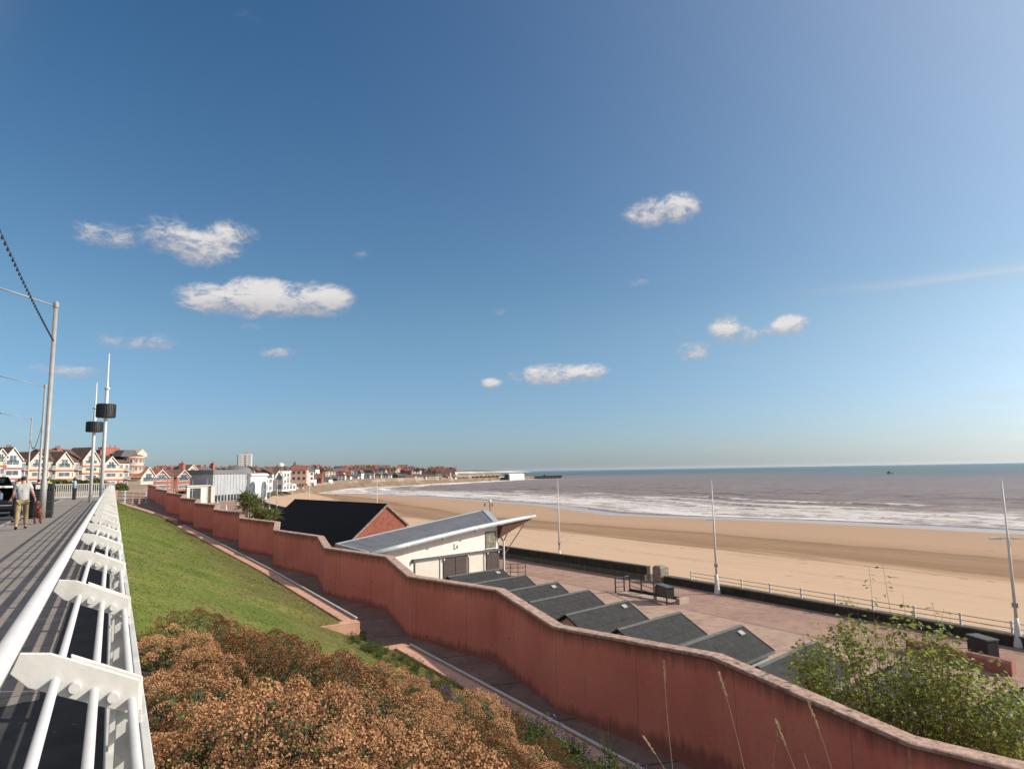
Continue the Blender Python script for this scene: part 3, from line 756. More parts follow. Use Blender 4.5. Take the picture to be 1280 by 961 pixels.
# ------------------------------------------------------------------ cream building with the silver edged wing roof
def place(root, loc, rz): root.location = loc; root.rotation_euler = (0, 0, rz)
def white_building():
    r = thing('promenade_building', (0, 0, 0), 'cream rendered building with grey wing roof and silver gutter by the beach huts', 'building')
    z_at = lambda s: lerp(3.42, 4.74, (s+4.4)/12.8)
    mb = MB(); mb.prism([(-2.6, 0, 0), (9.2, 0, 0), (9.2, 0, 4.5), (-2.6, 0, 3.35)], (0, 4.1, 0)); mb.build('wall', 'render', r)
    fl, fr, br, bl = Vector((-4.4, -.6, 3.45)), Vector((8.4, -.6, 4.76)), Vector((11.7, 4.5, 5.45)), Vector((-3.9, 4.5, 3.68))
    mb = MB(); d = Vector((0, 0, -.16)); mb.hexa([fl+d, fr+d, br+d, bl+d], [fl, fr, br, bl]); rf = mb.build('roof', 'zinc_roof', r)
    mb = MB()
    for k in range(1, 14):
        a = fl.lerp(fr, k/14); b = bl.lerp(br, k/14); e = (b-a).normalized()
        mb.tube(a+Vector((0, 0, .002))+e*.05, b+Vector((0, 0, .002))-e*.05, .014, n=6)
    mb.build('standing_seam', 'zinc_roof', rf)
    def strip(a, b, w, m, name, off=.03):
        a = Vector(a); b = Vector(b); e = (b-a).normalized(); s = e.cross(Vector((0, 0, 1))).normalized()*w
        mb = MB(); u = Vector((0, 0, off)); l = Vector((0, 0, -.2)); mb.hexa([a-s+l, b-s+l, b+s+l, a+s+l], [a-s+u, b-s+u, b+s+u, a+s+u]); mb.build(name, m, rf)
    strip(bl, br, .13, 'silver', 'roof_flashing'); strip(fr+Vector((0, .1, 0)), br-Vector((0, .1, 0)), .26, 'silver', 'roof_flashing', .035); strip(fl, bl, .08, 'silver', 'roof_flashing', .04)
    MB().path([(-4.45, -.82, 3.30), (-1.5, -.82, 3.64), (1.2, -.82, 3.96), (5, -.82, 4.36), (8.4, -.82, 4.66), (11, -.82, 4.86), (12.95, -.82, 5.0)], [.19, .2, .2, .2, .2, .18, .12], 14).build('gutter', 'silver', r, smooth=True)
    mb = MB()
    for s in (-1.2, 2.2, 5.6, 8.6): mb.tube((s, -.82, z_at(s)-.115), (s+.09, -.82, z_at(s)-.105), .212, n=16)
    mb.build('gutter_joint', 'silver', r)
    mb = MB(); mb.prism([(-4.2, -.62, 3.18), (8.6, -.62, 4.5), (8.6, -.02, 4.40), (-4.2, -.02, 3.05)], (0, 0, .08)); mb.build('eaves_board', 'soffit', r)
    # timber soffit under the projecting tip
    mb = MB(); mb.hexa([(9.0, -.25, 3.35), (9.0, 2.6, 3.45), (11.0, 2.6, 4.1), (12.5, -.7, 4.72)], [(9.0, -.72, 4.52), (9.0, 2.6, 4.25), (11.0, 2.6, 4.35), (12.7, -.72, 4.88)]); sf = mb.build('soffit', 'soffit', r)
    for q in (.12, .36, .58, .78):
        p = Vector((9.0, -.27, 3.35)).lerp(Vector((12.5, -.72, 4.72)), q); mb = MB(); mb.lathe(p-Vector((0, .02, .03)), [(.02, -.03), (.06, -.02), (.06, .03), (.02, .04)], 10); mb.build('soffit_light', 'signwhite', sf)
    # front elevation
    mb = MB(); mb.box((4.6, -.10, 2.40), (9.4, .26, .13)); mb.box((-.06, -.12, 2.33), (.1, .25, .28)); mb.build('shelf_canopy', 'felt_edge', r)
    for a, b, m, nm in ((2.95, 4.18, 'brown_slat', 'shutter'), (4.22, 5.45, 'brown_slat', 'shutter'), (7.62, 9.14, 'brown_slat', 'shutter')):
        mb = MB(); mb.box(((a+b)/2, -.03, 1.14), (b-a, .05, 2.2))
        for k in range(10): mb.box(((a+b)/2, -.065, .2+k*.21), (b-a-.06, .03, .13))
        mb.build(nm, m, r)
    for a, b in ((5.68, 7.30), (.2, 2.55)):
        mb = MB(); mb.box(((a+b)/2, -.02, 1.12), (b-a, .04, 2.1)); d = mb.build('door', 'cream_door', r)
        [MB().box((q, -.035, 1.12), (.09, .07, 2.2)).build('door_jamb', 'felt_edge', d) for q in (a-.05, b+.05)]
    for s, z in ((2.98, 2.14), (5.52, 2.2), (7.72, 2.2), (9.02, 2.2)):
        mb = MB(); mb.lathe((s, -.12, z), [(.03, -.09), (.06, -.06), (.06, .07), (.03, .1)], 10); mb.build('wall_lamp', 'signwhite', r)
    mb = MB(); mb.box((8.18, -.02, 3.28), (1.22, .05, 1.36)); w = mb.build('window', 'felt_edge', r)
    mb = MB(); mb.box((7.88, -.05, 3.28), (.52, .02, 1.22)); mb.box((8.46, -.05, 3.28), (.54, .02, 1.22)); mb.build('pane', 'stone_glass', w)
    mb = MB(); mb.box((8.2, -.045, 2.56), (1.3, .1, .07)); mb.build('sill', 'render', w)
    # the small letter and figure on the plaster
    mb = MB(); mb.box((4.12, -.012, 3.06), (.07, .03, .46)); mb.box((4.22, -.012, 2.86), (.14, .03, .06))
    mb.prism([(4.36, -.004, 2.90), (4.52, -.004, 2.90), (4.46, -.004, 3.12), (4.42, -.004, 3.12)], (0, -.025, 0)); mb.lathe((4.44, -.015, 3.17), [(.01, -.03), (.035, 0), (.01, .03)], 8); mb.box((4.49, -.018, 3.0), (.16, .02, .05))
    mb.build('lettering', 'felt_edge', r)
    mb = MB(); mb.tube((9.45, -.3, 0), (9.45, -.3, 3.1), .085, n=14); c = mb.build('column', 'white_paint', r)
    mb = MB()
    for q in ((8.95, -.2, 3.6), (9.95, -.3, 3.75), (9.5, .4, 3.85)): mb.tube((9.45, -.3, 3.02), q, .05, n=8)
    mb.build('column_bracket', 'felt_edge', c)
    mb = MB(); mb.tube((9.5, -.3, 1.95), (12.1, -.62, 4.7), .045, n=8); mb.build('strut', 'felt_edge', c)
    mb = MB(); mb.tube((12.0, 4.0, 5.3), (12.0, 4.0, 6.1), .04); mb.build('camera_pole', 'felt_edge', r)
    mb = MB(); mb.lathe((12.0, 4.0, 6.25), [(.05, -.16), (.13, -.1), (.15, 0), (.12, .12), (.03, .16)], 12); mb.build('camera_dome', 'signwhite', r)
    place(r, (20.04, 50.05, PROM), math.atan2(.2685, .9633))
M['stone_glass'] = mat('reflecting_glass', (.30, .27, .19), (.07, .075, .06), 3.5, .15, spec=.6)
white_building()

# ------------------------------------------------------------------ brick building with black slate roof
def brick_building():
    ap = atY(484, 630, 70); zr = ap.z; fe = Vector((21.0, 94.33, zr)); d = (fe-ap).normalized(); p = Vector((d.y, -d.x, 0))
    e = ray(511, 655); t = (ap-Vector((0, 0, HC))).dot(d)/e.dot(d); q = Vector((0, 0, HC))+e*t-ap
    hw, dz = q.dot(p), -q.z
    r = thing('brick_building', (ap.x, ap.y, PROM), 'long red brick building with steep black slate roof behind the zigzag wall', 'building')
    ez = zr-dz; hw0 = hw
    G = lambda s, h, a: ap+p*s+Vector((0, 0, h-zr))+d*a
    L = (fe-ap).length; w = hw-.18
    mb = MB(); mb.prism([G(-w*1.75, PROM, .15), G(w, PROM, .15), G(w, ez+.05, .15), G(0, zr-.22, .15), G(-w*1.75, zr-dz*1.75+.05, .15)], d*(L-.3)); mb.build('wall', 'brick', r)
    for s in (-1, 1):
        hw = hw0*(1.75 if s < 0 else 1); ez = zr-dz*(1.75 if s < 0 else 1)
        mb = MB(); mb.prism([G(s*hw, ez, 0), G(s*.002, zr, 0), G(s*.002, zr-.16, 0), G(s*hw, ez-.16, 0)], d*L); rf = mb.build('roof', 'slate', r)
        mb = MB()
        n = 22
        for k in range(1, n):                           # slate courses
            z = lerp(zr, ez, k/n); mb.add([G(s*hw*k/n, z+.012, .02), G(s*hw*k/n, z+.012, L-.02), G(s*(hw*k/n-.03), z+.045, L-.02), G(s*(hw*k/n-.03), z+.045, .02)], [(0, 1, 2, 3)])
        mb.build('slate_course', 'slate', rf)
        mb = MB(); mb.prism([G(s*(hw+.02), ez-.2, -.03), G(0, zr-.22, -.03), G(0, zr+.01, -.03), G(s*(hw+.02), ez+.03, -.03)], d*.14); mb.build('verge', 'stone', r)
    mb = MB(); mb.tube(G(0, zr+.0, .1), G(0, zr+.0, L-.1), .07, n=8); mb.build('ridge_tile', 'slate', r)
brick_building()

# ------------------------------------------------------------------ sea wall, pillar, promenade railing
def wall_run(root, name, m, y0, y1, h, th, z0=PROM-2.4, side=0, cap=None):
    pts = [p for p in arc(WALL, 2400 if y1 < 60 else 500) if y0 <= p[1] <= y1]
    mb = MB(); vs = []
    for i, p in enumerate(pts):
        a = pts[max(i-1, 0)]; b = pts[min(i+1, len(pts)-1)]; t = Vector((b[0]-a[0], b[1]-a[1], 0)).normalized(); n = Vector((t.y, -t.x, 0)); P = Vector((p[0], p[1], 0))
        hh = h+.015*noise.noise((p[1]*.6, 0, 0))
        vs += [P-n*th/2+Vector((0, 0, z0)), P-n*th/2+Vector((0, 0, PROM+hh)), P+n*th/2+Vector((0, 0, PROM+hh-.02)), P+n*th/2+Vector((0, 0, z0))]
    k = len(pts); fs = [(i*4+j, i*4+(j+1) % 4, (i+1)*4+(j+1) % 4, (i+1)*4+j) for i in range(k-1) for j in range(4)]+[(3, 2, 1, 0), tuple(range(4*k-4, 4*k))]
    mb.add(vs, fs); mb.build(name, m, root)
r = thing('sea_wall', (38.3, 50, PROM), 'dark weathered sea wall along the seaward edge of the pink promenade', 'sea wall')
wall_run(r, 'tall_wall', 'seawall', 43.6, 482, 1.02, .42)
wall_run(r, 'tall_coping', 'wallcap', 43.6, 482, 1.10, .52, PROM+1.0)
wall_run(r, 'ledge', 'wallcap', 43.6, 300, .42, .95, PROM-.2)
wall_run(r, 'low_wall', 'seawall', -40, 42.45, .50, .60)
wall_run(r, 'low_coping', 'wallcap', -40, 42.45, .56, .70, PROM+.475)
r = thing('wall_pillar', (38.4, 43, PROM), 'chunky weathered stone pillar where the tall sea wall drops to the low wall', 'pillar')
mb = MB(); mb.box((38.4, 43, PROM+.5), (.92, .95, 1.2)); mb.build('pillar_shaft', 'stone', r, bevel=.06)
mb = MB(); mb.hexa([(37.9, 42.48, PROM+1.101), (38.9, 42.48, PROM+1.101), (38.9, 43.52, PROM+1.101), (37.9, 43.52, PROM+1.101)], [(38.1, 42.68, PROM+1.28), (38.7, 42.68, PROM+1.28), (38.7, 43.32, PROM+1.28), (38.1, 43.32, PROM+1.28)]); mb.build('pillar_cap', 'stone', r, bevel=.05)
r = thing('promenade_railing', (38.8, 30, PROM+.56), 'thin white railing on top of the low sea wall beside the sand', 'railing')
pts = [p for p in arc(WALL, 1200) if -30 < p[1] < 42.2]
Lp = 0; last = None; posts = []
for p in pts:
    if last is None or math.dist(last, p) >= 2.05: posts.append(p); last = p
for p in posts:
    mb = MB(); mb.box((p[0]+.08, p[1], PROM+.84), (.10, .10, .60)); mb.box((p[0]+.08, p[1], PROM+1.15), (.13, .13, .04)); mb.build('post', 'white_paint', r)
for z in (.80, 1.06):
    MB().path([(p[0]+.08, p[1], PROM+z) for p in posts], .022, 6).build('rail', 'grey_steel', r)

# ------------------------------------------------------------------ promenade lamp poles
def make_pole(h=8.1, lamp=5.25):
    r = thing('lamp_pole', (0, 0, 0), 'x', 'lamp pole', 'white lamp poles along the promenade')
    MB().lathe((0, 0, 0), [(.24, 0), (.24, .05), (.19, .35), (.12, .95), (.085, 1.4)], 14).build('base', 'lamp_white', r, smooth=True)
    MB().path([(0, 0, 1.35), (0, 0, lamp), (0, 0, lamp+.05), (0, 0, h)], [.078, .065, .045, .022], 10).build('pole', 'lamp_white', r, smooth=True)
    a = MB(); a.box((-.28, 0, lamp-.02), (.5, .05, .05)); a = a.build('arm', 'lamp_white', r)
    m2 = MB(); m2.hexa([(-.85, -.10, lamp-.06), (-.35, -.12, lamp-.08), (-.35, .12, lamp-.08), (-.85, .10, lamp-.06)], [(-.85, -.08, lamp+.0), (-.35, -.1, lamp+.05), (-.35, .1, lamp+.05), (-.85, .08, lamp+.0)]); m2.build('lamp_head', 'lamp_white', a)
    MB().box((0, 0, 2.0), (.2, .2, .22)).build('junction_box', 'grey_steel', r)
    return r
PL = [(38.86, 17.92, 'white lamp pole nearest the camera at the right edge of the promenade', 20),
      (37.95, 36.6, 'white lamp pole beside the stone pillar and black railing', 12), (37.4, 56.0, 'white lamp pole beside the tip of the silver wing roof', 10),
      (36.0, 104.9, 'white lamp pole rising behind the brick gable apex', 0)]
pp = make_pole()
LP2 = [(387, 155), (366, 172), (347, 188), (338, 174), (329, 205), (298, 218), (284, 200), (273, 250), (259, 246), (252, 300), (241, 215), (236, 268), (226, 300), (219, 240), (211, 320), (282, 330)]
for i, (x, y, lab, a) in enumerate(PL):
    o = pp if i == 0 else copy_tree(pp); o.location = (x, y, PROM); o.rotation_euler = (0, 0, R(-a-18)); o['label'] = lab
o = MB()  # second head of the nearest pole
o.box((.2, 0, 5.23), (.34, .05, .05))
o.hexa([(.25, -.10, 5.19), (.75, -.08, 5.21), (.75, .08, 5.21), (.25, .10, 5.19)], [(.25, -.1, 5.27), (.75, -.08, 5.25), (.75, .08, 5.25), (.25, .1, 5.27)])
h2 = o.build('lamp_head', 'lamp_white'); h2.parent = [c for c in pp.children if c.name.startswith('arm')][0]
pole_far = []
for px, D in LP2:
    g = atY(px, 600, D); q = copy_tree(pp); q.location = (g.x, D, PROM); q.rotation_euler = (0, 0, R(-15))
    q['label'] = 'slim white lamp pole on the distant promenade before the seafront buildings'; q['group'] = 'distant white promenade poles'
    pole_far.append(q)

# ------------------------------------------------------------------ black railing frame, cabinet and step on the promenade
def G0(px, py): v = atZ(px, py, PROM); return Vector((v.x, v.y, PROM))
r = thing('black_handrail', G0(787, 738), 'black metal handrail frame with bars on the concrete step', 'handrail')
P = [G0(769.5, 741), G0(780.5, 740), G0(787.5, 738.5), G0(802, 744), G0(818, 750)]
for p in P: MB().tube(p, p+Vector((0, 0, 1.12)), .05).build('post', 'black_metal', r)
for z in (1.1, .75, .42):
    for a, b in ((0, 1), (2, 3), (3, 4)):
        MB().tube(P[a]+Vector((0, 0, z)), P[b]+Vector((0, 0, z)), .038 if z > 1 else .022).build('rail', 'black_metal', r)
MB().tube(P[1]+Vector((0, 0, 1.1)), P[2]+Vector((0, 0, 1.1)), .028).build('rail', 'black_metal', r)
a, b = G0(818.5, 750), G0(835.5, 757)
r = thing('black_cabinet', (a+b)/2, 'glossy black display cabinet raised on two posts beside the handrail', 'cabinet')
ax = (b-a).normalized(); nx = Vector((-ax.y, ax.x, 0))
if nx.x < 0: nx = -nx
for p in (a.lerp(b, .1), a.lerp(b, .9)): MB().tube(p, p+Vector((0, 0, 1.0)), .05).build('post', 'black_metal', r)
u = Vector((0, 0, 1)); c = (a+b)/2
def obox(mb, c, ax, nx, l, w, z0, z1): mb.hexa([c+ax*i*l/2+nx*j*w/2+u*z0 for i, j in ((-1, -1), (1, -1), (1, 1), (-1, 1))], [c+ax*i*l/2+nx*j*w/2+u*z1 for i, j in ((-1, -1), (1, -1), (1, 1), (-1, 1))]); return mb
obox(MB(), c+nx*.28, ax, nx, (b-a).length*.82, .55, .42, 1.10).build('cabinet_body', 'black_metal', r, bevel=.02)
obox(MB(), c+nx*.28, ax, nx, (b-a).length*.86, .60, 1.101, 1.15).build('cabinet_top', 'felt_edge', r, bevel=.01)
a, b = G0(785, 740), G0(858, 753)
r = thing('concrete_step', (a+b)/2, 'low concrete platform with a dark timber edge under the black handrail', 'step')
ax = (b-a).normalized(); nx = Vector((ax.y, -ax.x, 0)); nx = -nx if nx.x > 0 else nx
obox(MB(), (a+b)/2+nx*.55, ax, nx, (b-a).length, 1.1, -.02, .10).build('platform', 'plinth', r, bevel=.02)
obox(MB(), (a+b)/2-nx*.12, ax, nx, (b-a).length*.98, .2, -.02, .26).build('timber_edge', 'darktimber', r, bevel=.02)
obox(MB(), b+nx*.4, ax, nx, .35, 1.0, -.02, .38).build('end_block', 'plinth', r, bevel=.03)
# small rail frame right of the cream building
a, b = G0(629, 722), G0(657, 721)
r = thing('gate_frame', (a+b)/2, 'dark metal gate frame beside the white column of the cream building', 'gate')
for k in range(4):
    p = a.lerp(b, k/3); MB().tube(p, p+Vector((0, 0, 1.15)), .03).build('post', 'black_metal', r)
for z in (1.13, .8, .45, .12): MB().tube(a+u*z, b+u*z, .02).build('bar', 'black_metal', r)
# red low wall and black box at the right
r = thing('low_red_wall', (33.6, 19, PROM), 'low red wall with rounded top on the promenade behind the leafy bush', 'wall')
mb = MB(); mb.prism([(33.35, 15.75, PROM-.02), (33.95, 15.85, PROM-.02), (33.95, 15.85, PROM+.48), (33.78, 15.82, PROM+.58), (33.52, 15.78, PROM+.58), (33.35, 15.75, PROM+.48)], (.27, 4.7, 0)); mb.build('wall_body', 'redlow', r, bevel=.03)
r = thing('black_litter_bin', (35.5, 17.7, PROM), 'squat black litter bin behind the low red wall near the lamp base', 'bin')
mb = MB(); mb.box((35.5, 17.9, PROM+.45), (.62, 1.2, .86), rz=R(-22)); mb.build('bin_body', 'black_plastic', r, bevel=.05)
mb = MB(); mb.box((35.5, 17.9, PROM+.92), (.68, 1.26, .08), rz=R(-22)); mb.build('bin_lid', 'felt_edge', r, bevel=.02)

# ------------------------------------------------------------------ planting
def make_headshrub(seed, R0=.56, H=.62, nh=36):
    rnd = random.Random(seed)
    r = thing('flowering_shrub', (0, 0, 0), 'rounded shrub covered in dry brown flower heads in the bed beside the white railing', 'shrub', 'brown flowered shrubs massed in the bed by the railing')
    hb = MB(); lb = MB(); sb = MB()
    heads = []
    for _ in range(900):
        t = rnd.uniform(0, 6.28); q = math.sqrt(rnd.random()); x, y = R0*q*math.cos(t), R0*q*math.sin(t)
        z = H*(1-.55*q**2.2)*rnd.uniform(.70, 1.12)
        p = Vector((x, y, z))
        if all((p-h).length > .135 for h in heads): heads.append(p)
        if len(heads) >= nh: break
    for h in heads:
        rad = rnd.uniform(.085, .125); out = Vector((h.x*.9, h.y*.9, .55)).normalized()
        e1 = out.orthogonal().normalized(); e2 = out.cross(e1)
        sb.tube((h.x*.25, h.y*.25, 0), h, .006, .004, n=4, cap=False)
        for _ in range(250):
            a = rnd.uniform(0, 6.28); q = math.sqrt(rnd.random()); dz = rad*.75*(1-q*q)+rnd.uniform(-.022, .012)
            c = h+e1*(rad*q*math.cos(a))+e2*(rad*q*math.sin(a))+out*dz
            u1 = Vector((rnd.gauss(0, 1), rnd.gauss(0, 1), rnd.gauss(0, 1))).normalized(); v1 = u1.orthogonal().normalized()
            s = rnd.uniform(.0032, .0068); hb.quad(c, u1*s, v1*s*.8)
        for _ in range(10):
            a = rnd.uniform(0, 6.28); dr = Vector((math.cos(a), math.sin(a), rnd.uniform(-.1, .7)))
            lb.leaf(h-out*rnd.uniform(.04, .16)+dr*.02, dr, Vector((0, 0, 1)), rnd.uniform(.05, .09), rnd.uniform(.025, .04))
    for _ in range(120):
        t = rnd.uniform(0, 6.28); q = rnd.uniform(.5, 1.05); z = rnd.uniform(.03, .4)
        lb.leaf((R0*q*math.cos(t), R0*q*math.sin(t), z), (math.cos(t), math.sin(t), rnd.uniform(-.3, .8)), Vector((0, 0, 1)), rnd.uniform(.05, .09), .035)
    hb.build('flower_heads', 'brown_head', r); lb.build('foliage', 'leaf', r); sb.build('stems', 'bark', r)
    return r
protos = [make_headshrub(s, R0, H, n) for s, R0, H, n in ((1, .60, .62, 44), (2, .54, .56, 36), (3, .66, .66, 52), (4, .48, .50, 30))]
used = [False]*4
rnd = random.Random(11); spots = []
def bedlimit(y): return pw([(2, 6.4), (7.2, 6.0), (8.2, 5.7), (10.5, 5.5), (12.2, 5.0), (13.0, 3.9), (13.6, 2.4)], y)
for _ in range(6000):
    y = rnd.uniform(1.2, 13.4); x = rnd.uniform(.48, 7)
    if x > bedlimit(y) - .1: continue
    if y < 1.8*x*.30 or y > pw([(.5, 8.6), (1, 10.0), (2.2, 11.4), (3.6, 11.2), (5, 10.6)], x): continue
    if all(math.hypot(x-a, y-b) > .62+.10*noise.noise((a, b, 0)) for a, b in spots): spots.append((x, y))
    if len(spots) >= 230: break
for i, (x, y) in enumerate(spots):
    k = i % 4
    if not used[k]: o = protos[k]; used[k] = True
    else: o = copy_tree(protos[k])
    s = rnd.uniform(.85, 1.22)*(1+.30*noise.noise((x*.75, y*.75, 8)))*(.78 if x > bedlimit(y)-1 else 1)
    o.location = (x, y, bedz(x, y)-.02); o.rotation_euler = (R(rnd.uniform(-8, 8)), R(rnd.uniform(-4, 16)), rnd.uniform(0, 6.28)); s = min(s, 1.02) if x > 3 else min(s, 1.3)
    o.scale = (s, s, s*rnd.uniform(.9, 1.15))
# leafy weeds between the shrubs and the kerb
def make_weed(seed, flowers):
    rnd = random.Random(seed); r = thing('weed', (0, 0, 0), 'low leafy green weed growing between the brown shrubs and the pink kerb' if not flowers else 'low weed with small violet flowers near the pink kerb', 'weed', 'violet flowered weeds by the kerb' if flowers else 'green weeds by the kerb')
    lb = MB(); fb = MB(); hb = MB()
    for _ in range(26):
        a = rnd.uniform(0, 6.28); q = rnd.uniform(.02, .3); h = rnd.uniform(.1, .42)
        b = Vector((q*.4*math.cos(a), q*.4*math.sin(a), 0)); tip = Vector((q*math.cos(a), q*math.sin(a), h))
        lb.tube(b, tip, .004, .002, n=3, cap=False)
        for k in range(9):
            p = b.lerp(tip, rnd.uniform(.2, 1)); t = rnd.uniform(0, 6.28)
            lb.leaf(p, (math.cos(t), math.sin(t), rnd.uniform(-.2, .8)), Vector((0, 0, 1)), rnd.uniform(.03, .075), rnd.uniform(.012, .03))
        if flowers and rnd.random() < .6:
            for _ in range(12): 
                u1 = Vector((rnd.gauss(0, 1), rnd.gauss(0, 1), rnd.gauss(0, 1))).normalized(); fb.quad(tip+Vector((rnd.gauss(0, .015), rnd.gauss(0, .015), rnd.uniform(-.04, .03))), u1*.009, u1.orthogonal().normalized()*.009)
        elif rnd.random() < .5:
            for _ in range(12):
                u1 = Vector((rnd.gauss(0, 1), rnd.gauss(0, 1), rnd.gauss(0, 1))).normalized(); lb.quad(tip+Vector((rnd.gauss(0, .02), rnd.gauss(0, .02), rnd.uniform(-.03, .03))), u1*.01, u1.orthogonal().normalized()*.008)
    lb.build('foliage', 'weed', r)
    if flowers: fb.build('flowers', 'violet', r)
    return r
wp = [make_weed(21, False), make_weed(22, False), make_weed(23, True)]; wu = [False]*3; wn = 0
for _ in range(3000):
    y = rnd.uniform(4, 18.3); x = rnd.uniform(bedlimit(y)-.5 if y < 12 else 5.2, pw(KX, y)-.5)
    k = rnd.choice((0, 1, 0, 1, 2)) if y < 15 else rnd.choice((0, 1))
    if rnd.random() > .5: continue
    o = wp[k] if not wu[k] else copy_tree(wp[k]); wu[k] = True
    s = rnd.uniform(.6, 1.25)*(.5 if y > 12 else 1); o.location = (x, y, bedz(x, y)-.01); o.rotation_euler = (0, 0, rnd.uniform(0, 6.28)); o.scale = (s, s, s); wn += 1
    if wn >= 260: break
# broad leaved green plants poking through the shrubs
def make_broad(seed):
    rnd = random.Random(seed); r = thing('dock_plant', (0, 0, 0), 'bright green broad leaved plant poking up through the brown shrubs', 'plant', 'broad leaved plants among the shrubs'); lb = MB()
    for _ in range(22):
        a = rnd.uniform(0, 6.28); h = rnd.uniform(.5, .72); p = Vector((rnd.uniform(-.16, .16), rnd.uniform(-.16, .16), h)); lb.leaf(p, (math.cos(a), math.sin(a), rnd.uniform(-.1, .6)), Vector((0, 0, 1)), rnd.uniform(.08, .15), rnd.uniform(.05, .08))
    for _ in range(8): lb.tube((0, 0, 0), (rnd.uniform(-.15, .15), rnd.uniform(-.15, .15), .7), .006, n=4)
    lb.build('foliage', 'leaf', r); return r
bp = make_broad(5)
for i, (px, py) in enumerate([(365, 825), (345, 850), (375, 840), (235, 872)]):
    g = atZ(px, py, -1.2); x, y = g.x, g.y
    for _ in range(8): z = bedz(x, y)+.6; g = atZ(px, py, z); x, y = g.x, g.y
    o = bp if i == 0 else copy_tree(bp); o.location = (x, y, bedz(x, y)+.0); o.rotation_euler = (0, 0, i*1.3); o.scale = (.8, .8, .9)

# tall straw coloured grass stalks in front of the wall
def stalk(tip, root_px, x, lab, head=True):
    t = atX(tip[0], tip[1], x); b = atX(root_px[0], root_px[1], x); d = (b-t); zb = bedz(min(x, 7.6), min(b.y, 18))-.05
    k = (zb-t.z)/d.z if d.z < -1e-3 else 1; base = t+d*max(1, k)
    r = thing('grass_stalk', base, lab, 'grass stalk', 'dry grass stalks in front of the red wall'); mid = base.lerp(t, .62)+Vector((.02, (-.10 if int(tip[0]) % 2 else .12), .05))
    pts = [base.lerp(mid, i/4) for i in range(4)]+[mid.lerp(t, i/5) for i in range(6)]
    pts = [base*(1-q)**2+2*q*(1-q)*mid+t*q*q for q in [i/12 for i in range(13)]]
    MB().path(pts, [lerp(.0045, .002, i/12) for i in range(13)], 5).build('stem', 'straw', r)
    if head:
        mb = MB(); rd = random.Random(int(tip[0])); dr = (pts[-1]-pts[-3]).normalized()
        for _ in range(90):
            q = rd.random()**1.2; p = t-dr*(.30*q)+Vector((rd.gauss(0, .008), rd.gauss(0, .008), 0)); mb.leaf(p, dr+Vector((rd.gauss(0, .25), rd.gauss(0, .25), .1)), Vector((0, 1, .1)), .035, .009)
        mb.build('seed_head', 'straw', r)
stalk((830, 827), (843, 961), 7.3, 'tall dry grass stalk, leftmost upright one against the red wall')
stalk((899, 841), (926, 961), 7.3, 'tall dry grass stalk leaning left, second from the left against the wall')
stalk((1011, 878), (1035, 961), 7.3, 'dry grass stalk on the right of the clump against the wall')
stalk((970, 900), (996, 961), 7.3, 'dry grass stalk with a feathery head in the middle of the clump')
stalk((974, 903), (970, 961), 7.35, 'short dry grass stalk standing beside the feathery middle one')
stalk((805, 921), (832, 970), 7.25, 'short bent dry grass stalk at the left of the clump')
stalk((1005, 940), (1012, 970), 7.25, 'shortest green and straw grass stalk low in the clump', False)
def tuft(px, py, x, lab, h=.55):
    g = atX(px, py, x); r = thing('grass_tuft', (g.x, g.y, bedz(min(x, 7.4), g.y)), lab, 'grass tuft'); mb = MB(); rd = random.Random(int(px)); b = r.location
    for _ in range(16):
        a = rd.uniform(0, 6.28); l = rd.uniform(.5, 1)*h; mb.path([b+Vector((0, 0, -.05)), b+Vector((.10*math.cos(a), .10*math.sin(a), l*.6)), b+Vector((.22*math.cos(a), .22*math.sin(a), l))], [.005, .004, .0015], 4)
    mb.build('blades', 'weed', r)
tuft(760, 930, 7.7, 'upright green grass tuft beside the lower kerb pipe', .75); tuft(985, 965, 7.2, 'green grass tuft at the foot of the dry stalks', .6); tuft(670, 905, 7.2, 'small green grass tuft rising near the pink kerb', .5)

